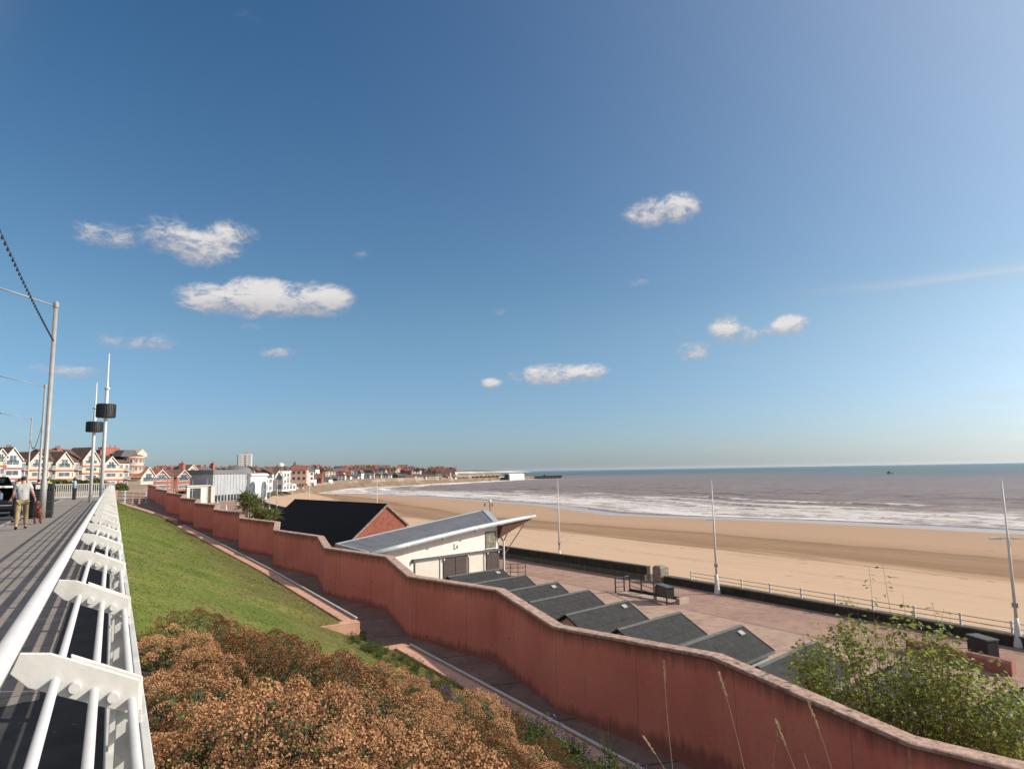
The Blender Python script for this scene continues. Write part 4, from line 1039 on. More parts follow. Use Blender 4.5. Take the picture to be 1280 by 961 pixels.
# the leafy bush behind the zigzag wall on the right
def leafy_bush():
    g = atX(1130, 880, 12.0)
    r = thing('leafy_bush', (12.0, g.y, pz(g.y)-.6), 'large green leafy bush growing behind the red wall at the right', 'bush')
    rd = random.Random(9); lb = MB(); sb = MB()
    outl = [(985, 838), (1003, 806), (1030, 796), (1060, 772), (1090, 766), (1120, 768), (1150, 776), (1180, 790), (1210, 826), (1240, 838), (1262, 850), (1290, 862)]
    wallt = [(980, 862), (1135, 930), (1290, 952)]
    stems = []
    for _ in range(235):
        px = rd.uniform(990, 1300); o = pw(outl, px); w = pw(wallt, px); q = rd.random()**1.45
        py = lerp(o-rd.uniform(0, 6), w+25, q); x = rd.uniform(10.9, 13.2); stems.append((atX(px, py, x), x, 1.0))
    for px, py in ((1103, 704), (1086, 708), (1165, 752), (1128, 742), (1054, 744), (1072, 752), (1022, 776), (1003, 792), (1180, 760), (1250, 822), (1188, 774), (1040, 785), (1215, 812)):
        stems.append((atX(px, py, rd.uniform(11.5, 12.4)), 12, .35))
    for tip, x, dens in stems:
        base = Vector((12.0+rd.uniform(-.5, .5), lerp(tip.y, g.y, .45)+rd.uniform(-.4, .4), pz(tip.y)-.7))
        L = (tip-base).length; mid = base.lerp(tip, .55)+Vector((rd.uniform(-.15, .15), rd.uniform(-.15, .15), .25))
        n = 9; pts = [base*(1-q)**2+2*q*(1-q)*mid+tip*q*q for q in [i/n for i in range(n+1)]]
        sb.path(pts, [lerp(.008, .0018, i/n) for i in range(n+1)], 4)
        m = 58 if dens == 1 else 18
        for k in range(m):
            q = 1-rd.random()**(1.4 if rd.random() < .6 else .8)*(.72 if dens == 1 else .55); i = min(int(q*n), n-1); p = pts[i].lerp(pts[i+1], q*n-i)
            a = rd.uniform(0, 6.28); dr = Vector((math.cos(a), math.sin(a), rd.uniform(-.55, .5))); pe = p+dr*rd.uniform(.03, .22 if dens == 1 else .08)
            sb.tube(p, pe, .0018, n=3, cap=False)
            lb.leaf(pe, dr+Vector((0, 0, rd.uniform(-.6, .1))), Vector((rd.gauss(0, .5), rd.gauss(0, .5), 1)).normalized(), rd.uniform(.07, .115), rd.uniform(.054, .082))
    lb.build('leaves', 'birch', r); sb.build('stems', 'bark', r)
leafy_bush()
# spiky shrub behind the wall further along
def spiky(px, py0, py1, Y, wpx, lab):
    t = atY(px, py0, Y); b = atY(px, py1, Y); r = thing('spiky_shrub', (b.x, Y, b.z), lab, 'shrub'); rd = random.Random(int(px)); mb = MB(); sb = MB()
    W = wpx*Y/857*1.15; H = t.z-b.z
    for s in range(11):
        c = Vector((b.x+rd.uniform(-W, W)*.5, Y+rd.uniform(-1, 1), b.z+H*rd.uniform(.35, .9)))
        sb.tube((lerp(b.x, c.x, .6), lerp(Y, c.y, .6), b.z-1.5), c, .05, .03, n=5)
        for _ in range(34):
            a = rd.uniform(0, 6.28); e = rd.uniform(-.5, 1.3); dr = Vector((math.cos(a)*math.cos(e), math.sin(a)*math.cos(e), math.sin(e))); mb.leaf(c+dr*.05, dr, Vector((0, 0, 1)), rd.uniform(.4, .75), .10)
    mb.build('leaves', 'farleaf', r); sb.build('stems', 'bark', r)
spiky(313, 618, 648, 47, 22, 'spiky green shrub rising above the zigzag wall left of the black roof')
spiky(331, 640, 656, 44, 14, 'lower spiky green shrub touching the corner of the black roof')

# ------------------------------------------------------------------ street lamps, string of bulbs, masts, bin, sign
LB = atZ(52, 648, 0)
LX, LY = LB.x, LB.y
HT = atY(71, 377, LY).z
def street_lamp(x, y, lab):
    r = thing('street_lamp', (x, y, 0), lab, 'street lamp', 'grey street lamps along the pavement')
    mb = MB(); mb.path([(x, y, -.05), (x, y, 1.6), (x, y, 1.65), (x, y, HT)], [.13, .125, .10, .085], 14); mb.build('post', 'grey_steel', r, smooth=True)
    tip = Vector((x-3.0, y-1.4, HT+.34)); a = MB(); a.path([(x, y, HT-.22), tip.lerp(Vector((x, y, HT-.18)), .5), tip], .032, 8); arm = a.build('arm', 'grey_steel', r, smooth=True)
    MB().lathe((x, y, HT-.3), [(.09, 0), (.115, .02), (.115, .22), (.09, .25)], 12).build('arm_collar', 'grey_steel', r)
    e = (tip-Vector((x, y, HT-.2))).normalized(); s = e.cross(Vector((0, 0, 1))).normalized(); mb = MB()
    q = [tip+e*(.9*f)+s*(w) for f, w in ((0, -.08), (.25, -.14), (.85, -.12), (1, 0), (.85, .12), (.25, .14), (0, .08))]
    mb.prism([p+Vector((0, 0, -.05)) for p in q], (0, 0, .11)); mb.build('lantern', 'felt_edge', arm, bevel=.03)
    return r
street_lamp(LX, LY, 'tall grey street lamp nearest the camera holding the string of bulbs')
def lampY(px, py):
    lo, hi = 20, 400
    for _ in range(50):
        m = (lo+hi)/2
        if atY(px, py, m).z < HT: lo = m
        else: hi = m
    return atY(px, py, lo)
l2 = lampY(57, 480); l3 = lampY(40, 522)
street_lamp(l2.x, l2.y, 'second grey street lamp, just left of the nearest lamp post')
street_lamp(l3.x, l3.y, 'farthest and smallest grey street lamp at the left')
def bulbs(a, b, c, lab, n):
    """a parabola through three points given along y"""
    ys = np.array([p.y for p in (a, b, c)]); zs = np.array([p.z for p in (a, b, c)]); k = np.polyfit(ys, zs, 2)
    r = thing('light_string', a, lab, 'light string'); pts = []
    for i in range(61):
        y = lerp(a.y, c.y, i/60); pts.append(Vector((lerp(a.x, c.x, i/60), y, float(np.polyval(k, y)))))
    MB().path(pts, .007, 5).build('cable', 'black_plastic', r)
    L = [0]
    for p, q in zip(pts, pts[1:]): L.append(L[-1]+(q-p).length)
    for j in range(n):
        t = L[-1]*(j+.5)/n; i = max(k2 for k2 in range(61) if L[k2] <= t); i = min(i, 59); p = pts[i].lerp(pts[i+1], (t-L[i])/(L[i+1]-L[i]))
        MB().lathe(p, [(.012, -.10), (.032, -.07), (.032, -.03), (.018, .0), (.014, .02)], 7).build('bulb', 'black_plastic', r)
a = Vector((LX, LY, atY(65, 425, LY).z)); b = atX(0, 288, LX)
c = Vector((LX, 3.0, 0)); 
k = (a.z-b.z)/max(.1, (a.y-b.y)); yv = None
# the far end hangs from the previous post (behind the left edge of the picture) at the same height
c.z = a.z
bulbs(a, b, c, 'string of dark bulbs hanging from the nearest street lamp', 66)
z0 = a.z*.86
a2 = Vector((l2.x, l2.y, z0)); c2 = Vector((l3.x, l3.y, z0)); b2 = (a2+c2)/2-Vector((0, 0, 1.7))
bulbs(a2, b2, c2, 'small string of bulbs between the two distant street lamps', 40)

def mast(pxm, pym, Y, ytop, pxtop, drum_px, drum_y, lab):
    g = atY(pxm, pym, Y); ht = atY(pxtop, ytop, Y).z; zd0 = atY(pxm, drum_y[1], Y).z; zd1 = atY(pxm, drum_y[0], Y).z
    rad = drum_px/2*Y*.80/857
    r = thing('drum_mast', (g.x, Y, 0), lab, 'mast', 'white masts with dark drums')
    MB().path([(g.x, Y, -.05), (g.x, Y, zd1+1.0), (g.x, Y, zd1+1.05), (g.x, Y, ht)], [.12, .10, .065, .03], 12).build('pole', 'lamp_white', r, smooth=True)
    MB().lathe((g.x, Y, 0), [(.12, zd1+.9), (.16, zd1+.95), (.16, zd1+1.05), (.07, zd1+1.1)], 12).build('collar', 'lamp_white', r)
    mb = MB(); n = 26
    mb.lathe((g.x, Y, 0), [(rad*.96, zd0), (rad, zd0+.03), (rad, zd1-.03), (rad*.96, zd1)], n)
    d = mb.build('drum', 'dark_drum', r)
    mb = MB()
    for i in range(n): t = 2*math.pi*i/n; mb.box((g.x+(rad+.012)*math.cos(t), Y+(rad+.012)*math.sin(t), (zd0+zd1)/2), (.03, .03, zd1-zd0-.06), rz=t)
    mb.build('drum_slats', 'black_metal', d)
mast(118, 533, 58, 478, 122.6, 19, (527, 540), 'farther white mast with a dark drum, left of the two')
mast(132.5, 513, 50, 442, 140, 22.5, (505, 522), 'nearer and taller white mast with a dark drum')

br = atZ(64.8, 647, 0); bl = atZ(46, 640.5, 0)
bw = .86; r = thing('litter_bin', (br.x-bw/2, br.y+.35, 0), 'tall black litter bin behind the nearest lamp post on the pavement', 'bin')
x, y = br.x-bw/2, br.y+.37
MB().box((x, y, .40), (bw, .72, .62)).build('lower_body', 'black_plastic', r, bevel=.03)
MB().box((x, y, .05), (bw*.94, .68, .10)).build('base', 'black_plastic', r)
MB().box((x, y, .96), (bw, .72, .44)).build('upper_body', 'black_plastic', r, bevel=.02)
for z in (.73, .30): MB().box((x, y, z), (bw+.02, .74, .022)).build('trim_band', 'felt_edge', r)
MB().box((x, y, 1.34), (bw, .72, .30)).build('hood', 'black_plastic', r, bevel=.05)
MB().box((x-.12, y-.368, 1.35), (.22, .012, .18)).build('sign_plate', 'signwhite', r)
MB().box((x+.17, y-.368, 1.35), (.05, .012, .2)).build('sign_plate', 'signwhite', r)
g = atY(93, 612, 66)
r = thing('information_post', (g.x, 66, 0), 'slim information post with a blue round head before the white fence', 'sign post')
MB().box((g.x, 66, .45), (.26, .2, .9)).build('base', 'black_metal', r, bevel=.02)
MB().lathe((g.x, 66, 1.25), [(.06, -.36), (.13, -.3), (.14, .12), (.10, .24), (.04, .3)], 16).build('head', 'signblue', r, smooth=True)
MB().lathe((g.x, 66, 1.72), [(.12, -.16), (.17, -.12), (.09, .0), (.02, .04)], 14).build('cap', 'black_metal', r, smooth=True)

# fences at the far end of the pavement
r = thing('white_fence', (-2, 68, 0), 'white picket railing closing the far end of the pavement', 'fence')
for z in (.18, 1.22): MB().box((-2.6, 68.2, z), (5.6, .05, .07)).build('rail', 'white_paint', r)
for k in range(38): MB().box((-5.3+k*.148, 68.2, .69), (.055, .035, 1.06)).build('picket', 'white_paint', r)
r = thing('timber_fence', (2, 78, -.4), 'weathered post and rail fence beyond the tip of the lawn', 'fence')
pa, pb = Vector((.35, 73, -.6)), Vector((3.3, 88, -1.15))
for k in range(5):
    p = pa.lerp(pb, k/4); MB().box((p.x, p.y, p.z+.55), (.16, .16, 1.3)).build('post', 'lamp_white' if k in (1, 4) else 'kerb', r)
for z in (.3, .65, 1.0): MB().tube(pa+Vector((0, 0, z)), pb+Vector((0, 0, z)), .05, n=6).build('rail', 'wallcap', r)

# ------------------------------------------------------------------ people and dog
def skinned(name, V, E, m, parent, sub=1):
    """V: name -> (x, y, z, r); grown with a Skin modifier into one continuous surface"""
    keys = list(V); me = bpy.data.meshes.new(name); me.from_pydata([V[k][:3] for k in keys], [(keys.index(a), keys.index(b)) for a, b in E], [])
    o = bpy.data.objects.new(name, me); col.objects.link(o)
    o.modifiers.new('skin', 'SKIN')
    if not me.skin_vertices: return o
    for i, k in enumerate(keys):
        rr_ = V[k][3:]; me.skin_vertices[0].data[i].radius = (rr_[0], rr_[-1]); me.skin_vertices[0].data[i].use_root = (i == 0)
    s = o.modifiers.new('sub', 'SUBSURF'); s.levels = s.render_levels = sub
    bpy.context.view_layer.update(); dg = bpy.context.evaluated_depsgraph_get()
    m2 = bpy.data.meshes.new_from_object(o.evaluated_get(dg)); o.modifiers.clear(); o.data = m2
    m2.materials.clear(); m2.materials.append(M[m]); m2.polygons.foreach_set('use_smooth', [True]*len(m2.polygons))
    o.parent = parent; return o
def person(loc, rz, label, top, legs, hair, stride=.2, hgt=1.78, arms=((.25, -.03, 1.17, .24, .1, .95), (-.25, -.03, 1.17, -.24, .10, .95)), lean=0., group=None, detail=True):
    r = thing('person', (0, 0, 0), label, 'person', group); k = hgt/1.78; st = stride
    V = {'pelvis': (0, 0, .96, .13, .10), 'belly': (0, lean*.3, 1.14, .135, .10), 'chest': (0, lean*.7, 1.36, .15, .105), 'neck': (0, lean, 1.51, .055), 'jaw': (0, lean+.03, 1.59, .072, .085), 'crown': (0, lean+.02, 1.725, .07, .085)}
    E = [('pelvis', 'belly'), ('belly', 'chest'), ('chest', 'neck'), ('neck', 'jaw'), ('jaw', 'crown')]
    if detail:
        V['nose'] = (0, lean+.125, 1.635, .014); E.append(('jaw', 'nose'))
        for s in (-1, 1): V['ear%d' % s] = (s*.092, lean+.02, 1.65, .016); E.append(('crown', 'ear%d' % s))
    for s, A in ((1, arms[0]), (-1, arms[1])):
        n = 'R' if s > 0 else 'L'
        V['sh'+n] = (s*.175, lean*.8, 1.45, .062); V['el'+n] = (A[0], A[1], A[2], .044); V['wr'+n] = (A[3], A[4], A[5], .030)
        d = (Vector(A[3:6])-Vector(A[0:3])).normalized(); h = Vector(A[3:6])+d*.075; V['pa'+n] = (*h, .036, .020)
        E += [('chest', 'sh'+n), ('sh'+n, 'el'+n), ('el'+n, 'wr'+n), ('wr'+n, 'pa'+n)]
        if detail:
            sd = d.cross(Vector((1, 0, 0))).normalized()
            for i, (o, l) in enumerate(((-.027, .062), (-.009, .075), (.009, .07), (.027, .055))):
                p = h+sd*o+d*.035; q = p+d*l+Vector((-s*.018, 0, 0)); V['f%s%d' % (n, i)] = (*p, .009); V['g%s%d' % (n, i)] = (*q, .007); E += [('pa'+n, 'f%s%d' % (n, i)), ('f%s%d' % (n, i), 'g%s%d' % (n, i))]
            p = h-d*.02+sd*.05; V['t'+n] = (*p, .010); V['u'+n] = (*(p+d*.045+sd*.01), .008); E += [('pa'+n, 't'+n), ('t'+n, 'u'+n)]
        f = st*s
        V['hip'+n] = (s*.095, 0, .90, .092); V['kn'+n] = (s*.11, f*.75+.05, .50, .058); V['an'+n] = (s*.115, f*1.15-(.12 if s*st < 0 else 0), .09 if s*st >= 0 else .14, .040); V['to'+n] = (s*.13, f*1.15+.17-(.14 if s*st < 0 else 0), .035, .036)
        E += [('pelvis', 'hip'+n), ('hip'+n, 'kn'+n), ('kn'+n, 'an'+n), ('an'+n, 'to'+n)]
    skinned('body', V, E, 'skin', r)
    g = lambda ks, add: {q: (*V[q][:3], *(v+add for v in V[q][3:])) for q in ks}
    es = lambda ks: [(a, b) for a, b in E if a in ks and b in ks]
    ks = ['belly', 'chest', 'pelvis', 'shR', 'shL']; T = g(ks, .034); T['belly'] = (*V['belly'][:3], .175, .145); T['chest'] = (*V['chest'][:3], .19, .15); E2 = es(ks)
    for n in 'RL':
        a, b = Vector(V['sh'+n][:3]), Vector(V['el'+n][:3]); T['sl'+n] = (*a.lerp(b, .62), .066); E2.append(('sh'+n, 'sl'+n))
    T['pelvis'] = (0, 0, .93, .178, .15); skinned('shirt', T, E2, top, r)
    ks = ['pelvis', 'hipR', 'hipL', 'knR', 'knL']; T = g(ks, .020); E2 = es(ks)
    for n in 'RL':
        a, b = Vector(V['kn'+n][:3]), Vector(V['an'+n][:3]); T['cu'+n] = (*a.lerp(b, .9), .066); E2.append(('kn'+n, 'cu'+n))
    T['pelvis'] = (0, 0, .955, .15, .118); skinned('trousers', T, E2, legs, r)
    for n in 'RL': skinned('shoe', {'a': (*V['an'+n][:3], .052), 'h': (V['an'+n][0], V['an'+n][1]-.04, V['an'+n][2]-.045, .04), 't': (*V['to'+n][:3], .045)}, [('a', 'h'), ('a', 't')], 'boots', r)
    skinned('hair', {'a': (0, lean-.005, 1.745, .075, .088), 'b': (0, lean-.03, 1.69, .088, .085), 'c': (0, lean-.05, 1.61, .07, .05)}, [('a', 'b'), ('b', 'c')], hair, r)
    r.location = loc; r.rotation_euler = (0, 0, rz); r.scale = (k, k, k); return r
mg = atZ(25.5, 662, 0)
person((mg.x, mg.y, 0), R(4), 'person in grey T-shirt and khaki trousers walking away along the pavement with a dog', 'tshirt', 'khaki', 'hair', .30, 1.82, arms=((.27, -.02, 1.19, .33, .16, 1.02), (-.25, -.05, 1.18, -.27, .08, .96)))
person((atY(20, 640, 33.5).x, 33.5, 0), R(70), 'person with dark hair and blue top standing at the open car boot', 'bluecloth', 'darkcloth', 'hair', .06, 1.76)
g = atY(59.5, 610, 50); person((g.x, 50, 0), R(-30), 'person in bright green high visibility top beyond the bin', 'hivis', 'darkcloth', 'hair', .1, 1.74)
g = atY(48, 610, 45); person((g.x, 45, 0), R(20), 'person in a red top half hidden behind the lamp post', 'redcloth', 'darkcloth', 'hair', .1, 1.7)
for i, (px, py, lab) in enumerate(((606, 634, 'person in dark clothes on the sand, left of the pair above the wing roof'), (612.3, 634.3, 'left one of the pair of dark figures on the sand'), (615.6, 634, 'right one of the pair of dark figures on the sand'), (419.5, 622.3, 'tiny dark figure on the far sand above the black roof'), (421.5, 622.3, 'tiny dark figure beside another on the far sand'))):
    z = -10.9; g = atZ(px, py, z); person((g.x, g.y, z), R(40*i), lab, 'darkcloth', 'darkcloth', 'hair', .1, 1.75, group='people far out on the sand', detail=False)
def dog():
    g = atZ(46.5, 655, 0); r = thing('dog', (0, 0, 0), 'reddish brown dog on a lead walking beside the man in the grey T-shirt', 'dog')
    V = {'chest': (0, .30, .50, .125, .145), 'mid': (0, .05, .52, .105, .12), 'rump': (0, -.25, .53, .105, .12), 'neck': (0, .46, .66, .075), 'head': (0, .56, .78, .075), 'muzzle': (0, .70, .75, .042), 'nose': (0, .77, .745, .028), 'tail': (0, -.40, .58, .03), 'tailtip': (0, -.60, .72, .014)}
    E = [('mid', 'chest'), ('mid', 'rump'), ('chest', 'neck'), ('neck', 'head'), ('head', 'muzzle'), ('muzzle', 'nose'), ('rump', 'tail'), ('tail', 'tailtip')]
    for s in (-1, 1):
        n = str(s); V['fs'+n] = (s*.09, .30, .42, .06); V['fe'+n] = (s*.10, .26+.04*s, .27, .042); V['fw'+n] = (s*.10, .29+.07*s, .14, .03); V['fp'+n] = (s*.10, .32+.08*s, .03, .034)
        V['hh'+n] = (s*.09, -.25, .42, .08); V['hk'+n] = (s*.11, -.16-.05*s, .30, .055); V['hc'+n] = (s*.10, -.36-.06*s, .17, .03); V['hp'+n] = (s*.10, -.28-.06*s, .03, .034); V['ea'+n] = (s*.075, .53, .83, .03); V['et'+n] = (s*.11, .56, .74, .022)
        E += [('chest', 'fs'+n), ('fs'+n, 'fe'+n), ('fe'+n, 'fw'+n), ('fw'+n, 'fp'+n), ('rump', 'hh'+n), ('hh'+n, 'hk'+n), ('hk'+n, 'hc'+n), ('hc'+n, 'hp'+n), ('head', 'ea'+n), ('ea'+n, 'et'+n)]
    skinned('body', V, E, 'dogfur', r)
    MB().lathe((0, 0, 0), [(.085, -.02), (.09, 0), (.085, .02)], 14).build('collar', 'redcloth', r); c = r.children[-1]; c.location = (0, .45, .65); c.rotation_euler = (R(-45), 0, 0)
    r.location = (g.x, g.y, 0); r.rotation_euler = (0, 0, R(8)); r.scale = (.86, .98, .98)
    a = Vector((g.x, g.y+.5, .78)); b = Vector((mg.x+.36, mg.y+.22, 1.0))
    o = MB().path([a, a.lerp(b, .35)-Vector((0, 0, .16)), a.lerp(b, .7)-Vector((0, 0, .12)), b], .012, 5).build('dog_lead', 'black_plastic'); tag(o, 'thin dark dog lead running from the man to the brown dog', 'lead')
dog()

# ------------------------------------------------------------------ parked car with its boot open
def car():
    g = atZ(17, 646, -.05); cx, cy = g.x-.9, g.y+.1
    r = thing('parked_car', (cx, cy, -.05), 'black parked car at the left edge with its boot lid raised', 'car')
    X = lambda x, y, z: (cx+x, cy+y, z-.05)
    hw = .88; mb = MB()
    mb.prism([X(-hw, .0, .32), X(-hw, -.02, .66), X(-hw, .02, .74), X(-hw, 3.0, .92), X(-hw, 4.15, .78), X(-hw, 4.3, .5), X(-hw, 4.25, .28), X(-hw, .1, .24)], (2*hw, 0, 0))
    body = mb.build('body', 'carpaint', r, bevel=.05)
    mb = MB()
    for s in (-1, 1):                                    # cabin sides, boot opening left open
        x = s*(hw-.05); mb.prism([X(x, .02, .72), X(x, .30, 1.42), X(x, .55, 1.50), X(x, .75, .90)], (-s*.07, 0, 0))
        mb.prism([X(x, .4, 1.44), X(x, 2.2, 1.46), X(x, 2.2, 1.40), X(x, .4, 1.36)], (-s*.07, 0, 0))
        mb.prism([X(x, 1.4, .9), X(x, 1.5, 1.45), X(x, 1.6, 1.45), X(x, 1.55, .9)], (-s*.07, 0, 0))
        mb.prism([X(x, 3.05, .88), X(x, 2.1, 1.46), X(x, 2.2, 1.46), X(x, 3.2, .88)], (-s*.07, 0, 0))
    mb.prism([X(-hw+.05, .28, 1.45), X(-hw+.12, .32, 1.53), X(hw-.12, .32, 1.53), X(hw-.05, .28, 1.45)], (0, 2.0, 0)); mb.build('cabin', 'carpaint', r, bevel=.02)
    for s in (-1, 1):
        mb = MB(); x = s*(hw-.085); mb.prism([X(x, .55, .9), X(x, .6, 1.38), X(x, 2.15, 1.42), X(x, 3.0, .92)], (-s*.015, 0, 0)); mb.build('side_window', 'glass', r)
    mb = MB(); mb.box(X(0, .75, .76), (1.5, 1.3, .04)); mb.box(X(0, 1.35, 1.05), (1.5, .12, .6)); mb.build('boot_interior', 'carinside', r)
    mb = MB(); mb.hexa([X(-.72, .30, 1.50), X(.72, .30, 1.50), X(.66, -.62, 1.80), X(-.66, -.62, 1.80)], [X(-.72, .28, 1.58), X(.72, .28, 1.58), X(.66, -.66, 1.88), X(-.66, -.66, 1.88)]); tg = mb.build('tailgate', 'carpaint', r, bevel=.03)
    mb = MB(); mb.hexa([X(-.6, .15, 1.535), X(.6, .15, 1.535), X(.56, -.3, 1.68), X(-.56, -.3, 1.68)], [X(-.6, .15, 1.542), X(.6, .15, 1.542), X(.56, -.3, 1.688), X(-.56, -.3, 1.688)]); mb.build('rear_window', 'glass', tg)
    for s in (-1, 1):
        mb = MB(); mb.box(X(s*.80, .06, .86), (.12, .1, .30)); mb.build('rear_light', 'redlamp', r, bevel=.02)
        for y in (.75, 3.35):
            mb = MB(); mb.tube(X(s*.70, y, .32), X(s*.895, y, .32), .32, n=22); t = mb.build('wheel', 'rubber', r, bevel=.03)
            mb = MB(); mb.tube(X(s*.88, y, .32), X(s*.90, y, .32), .19, n=16); mb.build('rim', 'grey_steel', t)
    mb = MB(); mb.box(X(0, -.05, .46), (1.72, .12, .24)); bp_ = mb.build('bumper', 'carpaint', r, bevel=.04)
    mb = MB(); mb.box(X(0, -.115, .55), (1.6, .012, .03)); mb.build('bumper_trim', 'silver', bp_)
    mb = MB(); mb.box(X(0, -.118, .44), (.5, .012, .11)); mb.build('number_plate', 'plate_yellow', bp_)
    for dx, dy, m, lab in ((-.35, .45, 'redcloth', 'red bag standing in the open car boot'), (.2, .5, 'bluecloth', 'blue bag standing in the open car boot')):
        b = MB(); b.box(X(dx, dy, .95), (.34, .3, .34)); o = thing('bag', X(dx, dy, .78), lab, 'bag'); b.build('bag_body', m, o, bevel=.06)
        MB().path([X(dx-.1, dy, 1.1), X(dx-.06, dy, 1.2), X(dx+.06, dy, 1.2), X(dx+.1, dy, 1.1)], .015, 6).build('handle', m, o)
car()

# ------------------------------------------------------------------ facades on vertical planes
class Facade:
    """a vertical plane through two picture columns at chosen distances; s runs along it, o points towards the sea side viewer"""
    def __init__(f, pa, Ya, pb, Yb):
        a = atY(pa, 600, Ya); b = atY(pb, 600, Yb); f.A = Vector((a.x, a.y, 0)); f.U = Vector((b.x-a.x, b.y-a.y, 0)).normalized(); f.N = Vector((f.U.y, -f.U.x, 0))
    def sh(f, px, py, o=0):
        d = ray(px, py); c = Vector((0, 0, HC)); t = (f.A+f.N*o-c).dot(f.N)/d.dot(f.N); q = c+d*t; return (q-f.A).dot(f.U), q.z
    def P(f, s, h, o=0): return f.A+f.U*s+f.N*o+Vector((0, 0, h))
    def box(f, mb, s0, s1, h0, h1, o0, o1): return mb.hexa([f.P(s0, h0, o1), f.P(s1, h0, o1), f.P(s1, h0, o0), f.P(s0, h0, o0)], [f.P(s0, h1, o1), f.P(s1, h1, o1), f.P(s1, h1, o0), f.P(s0, h1, o0)])
M['cream_wall'] = mat('cream_wall', (.56, .47, .37), (.46, .38, .29), .5, .85)
M['white_wall'] = mat('white_wall', (.62, .60, .57), (.54, .52, .49), .4, .8)
M['pale_pink'] = mat('pale_pink_wall', (.54, .38, .31), (.46, .32, .25), .5, .85)
M['grey_wall'] = mat('grey_wall', (.36, .37, .38), (.30, .31, .32), .3, .8)
M['orange_wall'] = mat('orange_wall', (.68, .36, .15), (.58, .29, .11), .4, .85)
M['teal_wall'] = mat('teal_wall', (.14, .30, .27), (.11, .24, .22), .3, .7)
M['dark_wall'] = mat('dark_wall', (.05, .05, .055), (.035, .035, .04), .3, .7)
M['red_roof'] = mat('red_roof', (.27, .10, .065), (.18, .07, .05), .6, .9)
M['brown_roof'] = mat('brown_roof', (.15, .09, .065), (.10, .06, .045), .6, .9)
M['slate_roof'] = mat('grey_slate_roof', (.12, .12, .125), (.08, .08, .085), .6, .85)
M['red_band'] = mat('red_band', (.38, .13, .09), (.30, .10, .07), .8, .85)
def win(f, r, s0, s1, h0, h1, o=0., frame='white_wall'):
    mb = MB(); f.box(mb, s0, s1, h0, h1, o+.001, o+.09); w = mb.build('window', frame, r)
    mb = MB(); e = min(.14, (s1-s0)*.14); m = (s0+s1)/2
    f.box(mb, s0+e, m-e*.3, h0+e, h1-e, o+.091, o+.10); f.box(mb, m+e*.3, s1-e, h0+e, h1-e, o+.091, o+.10); mb.build('pane', 'bluish_glass', w)
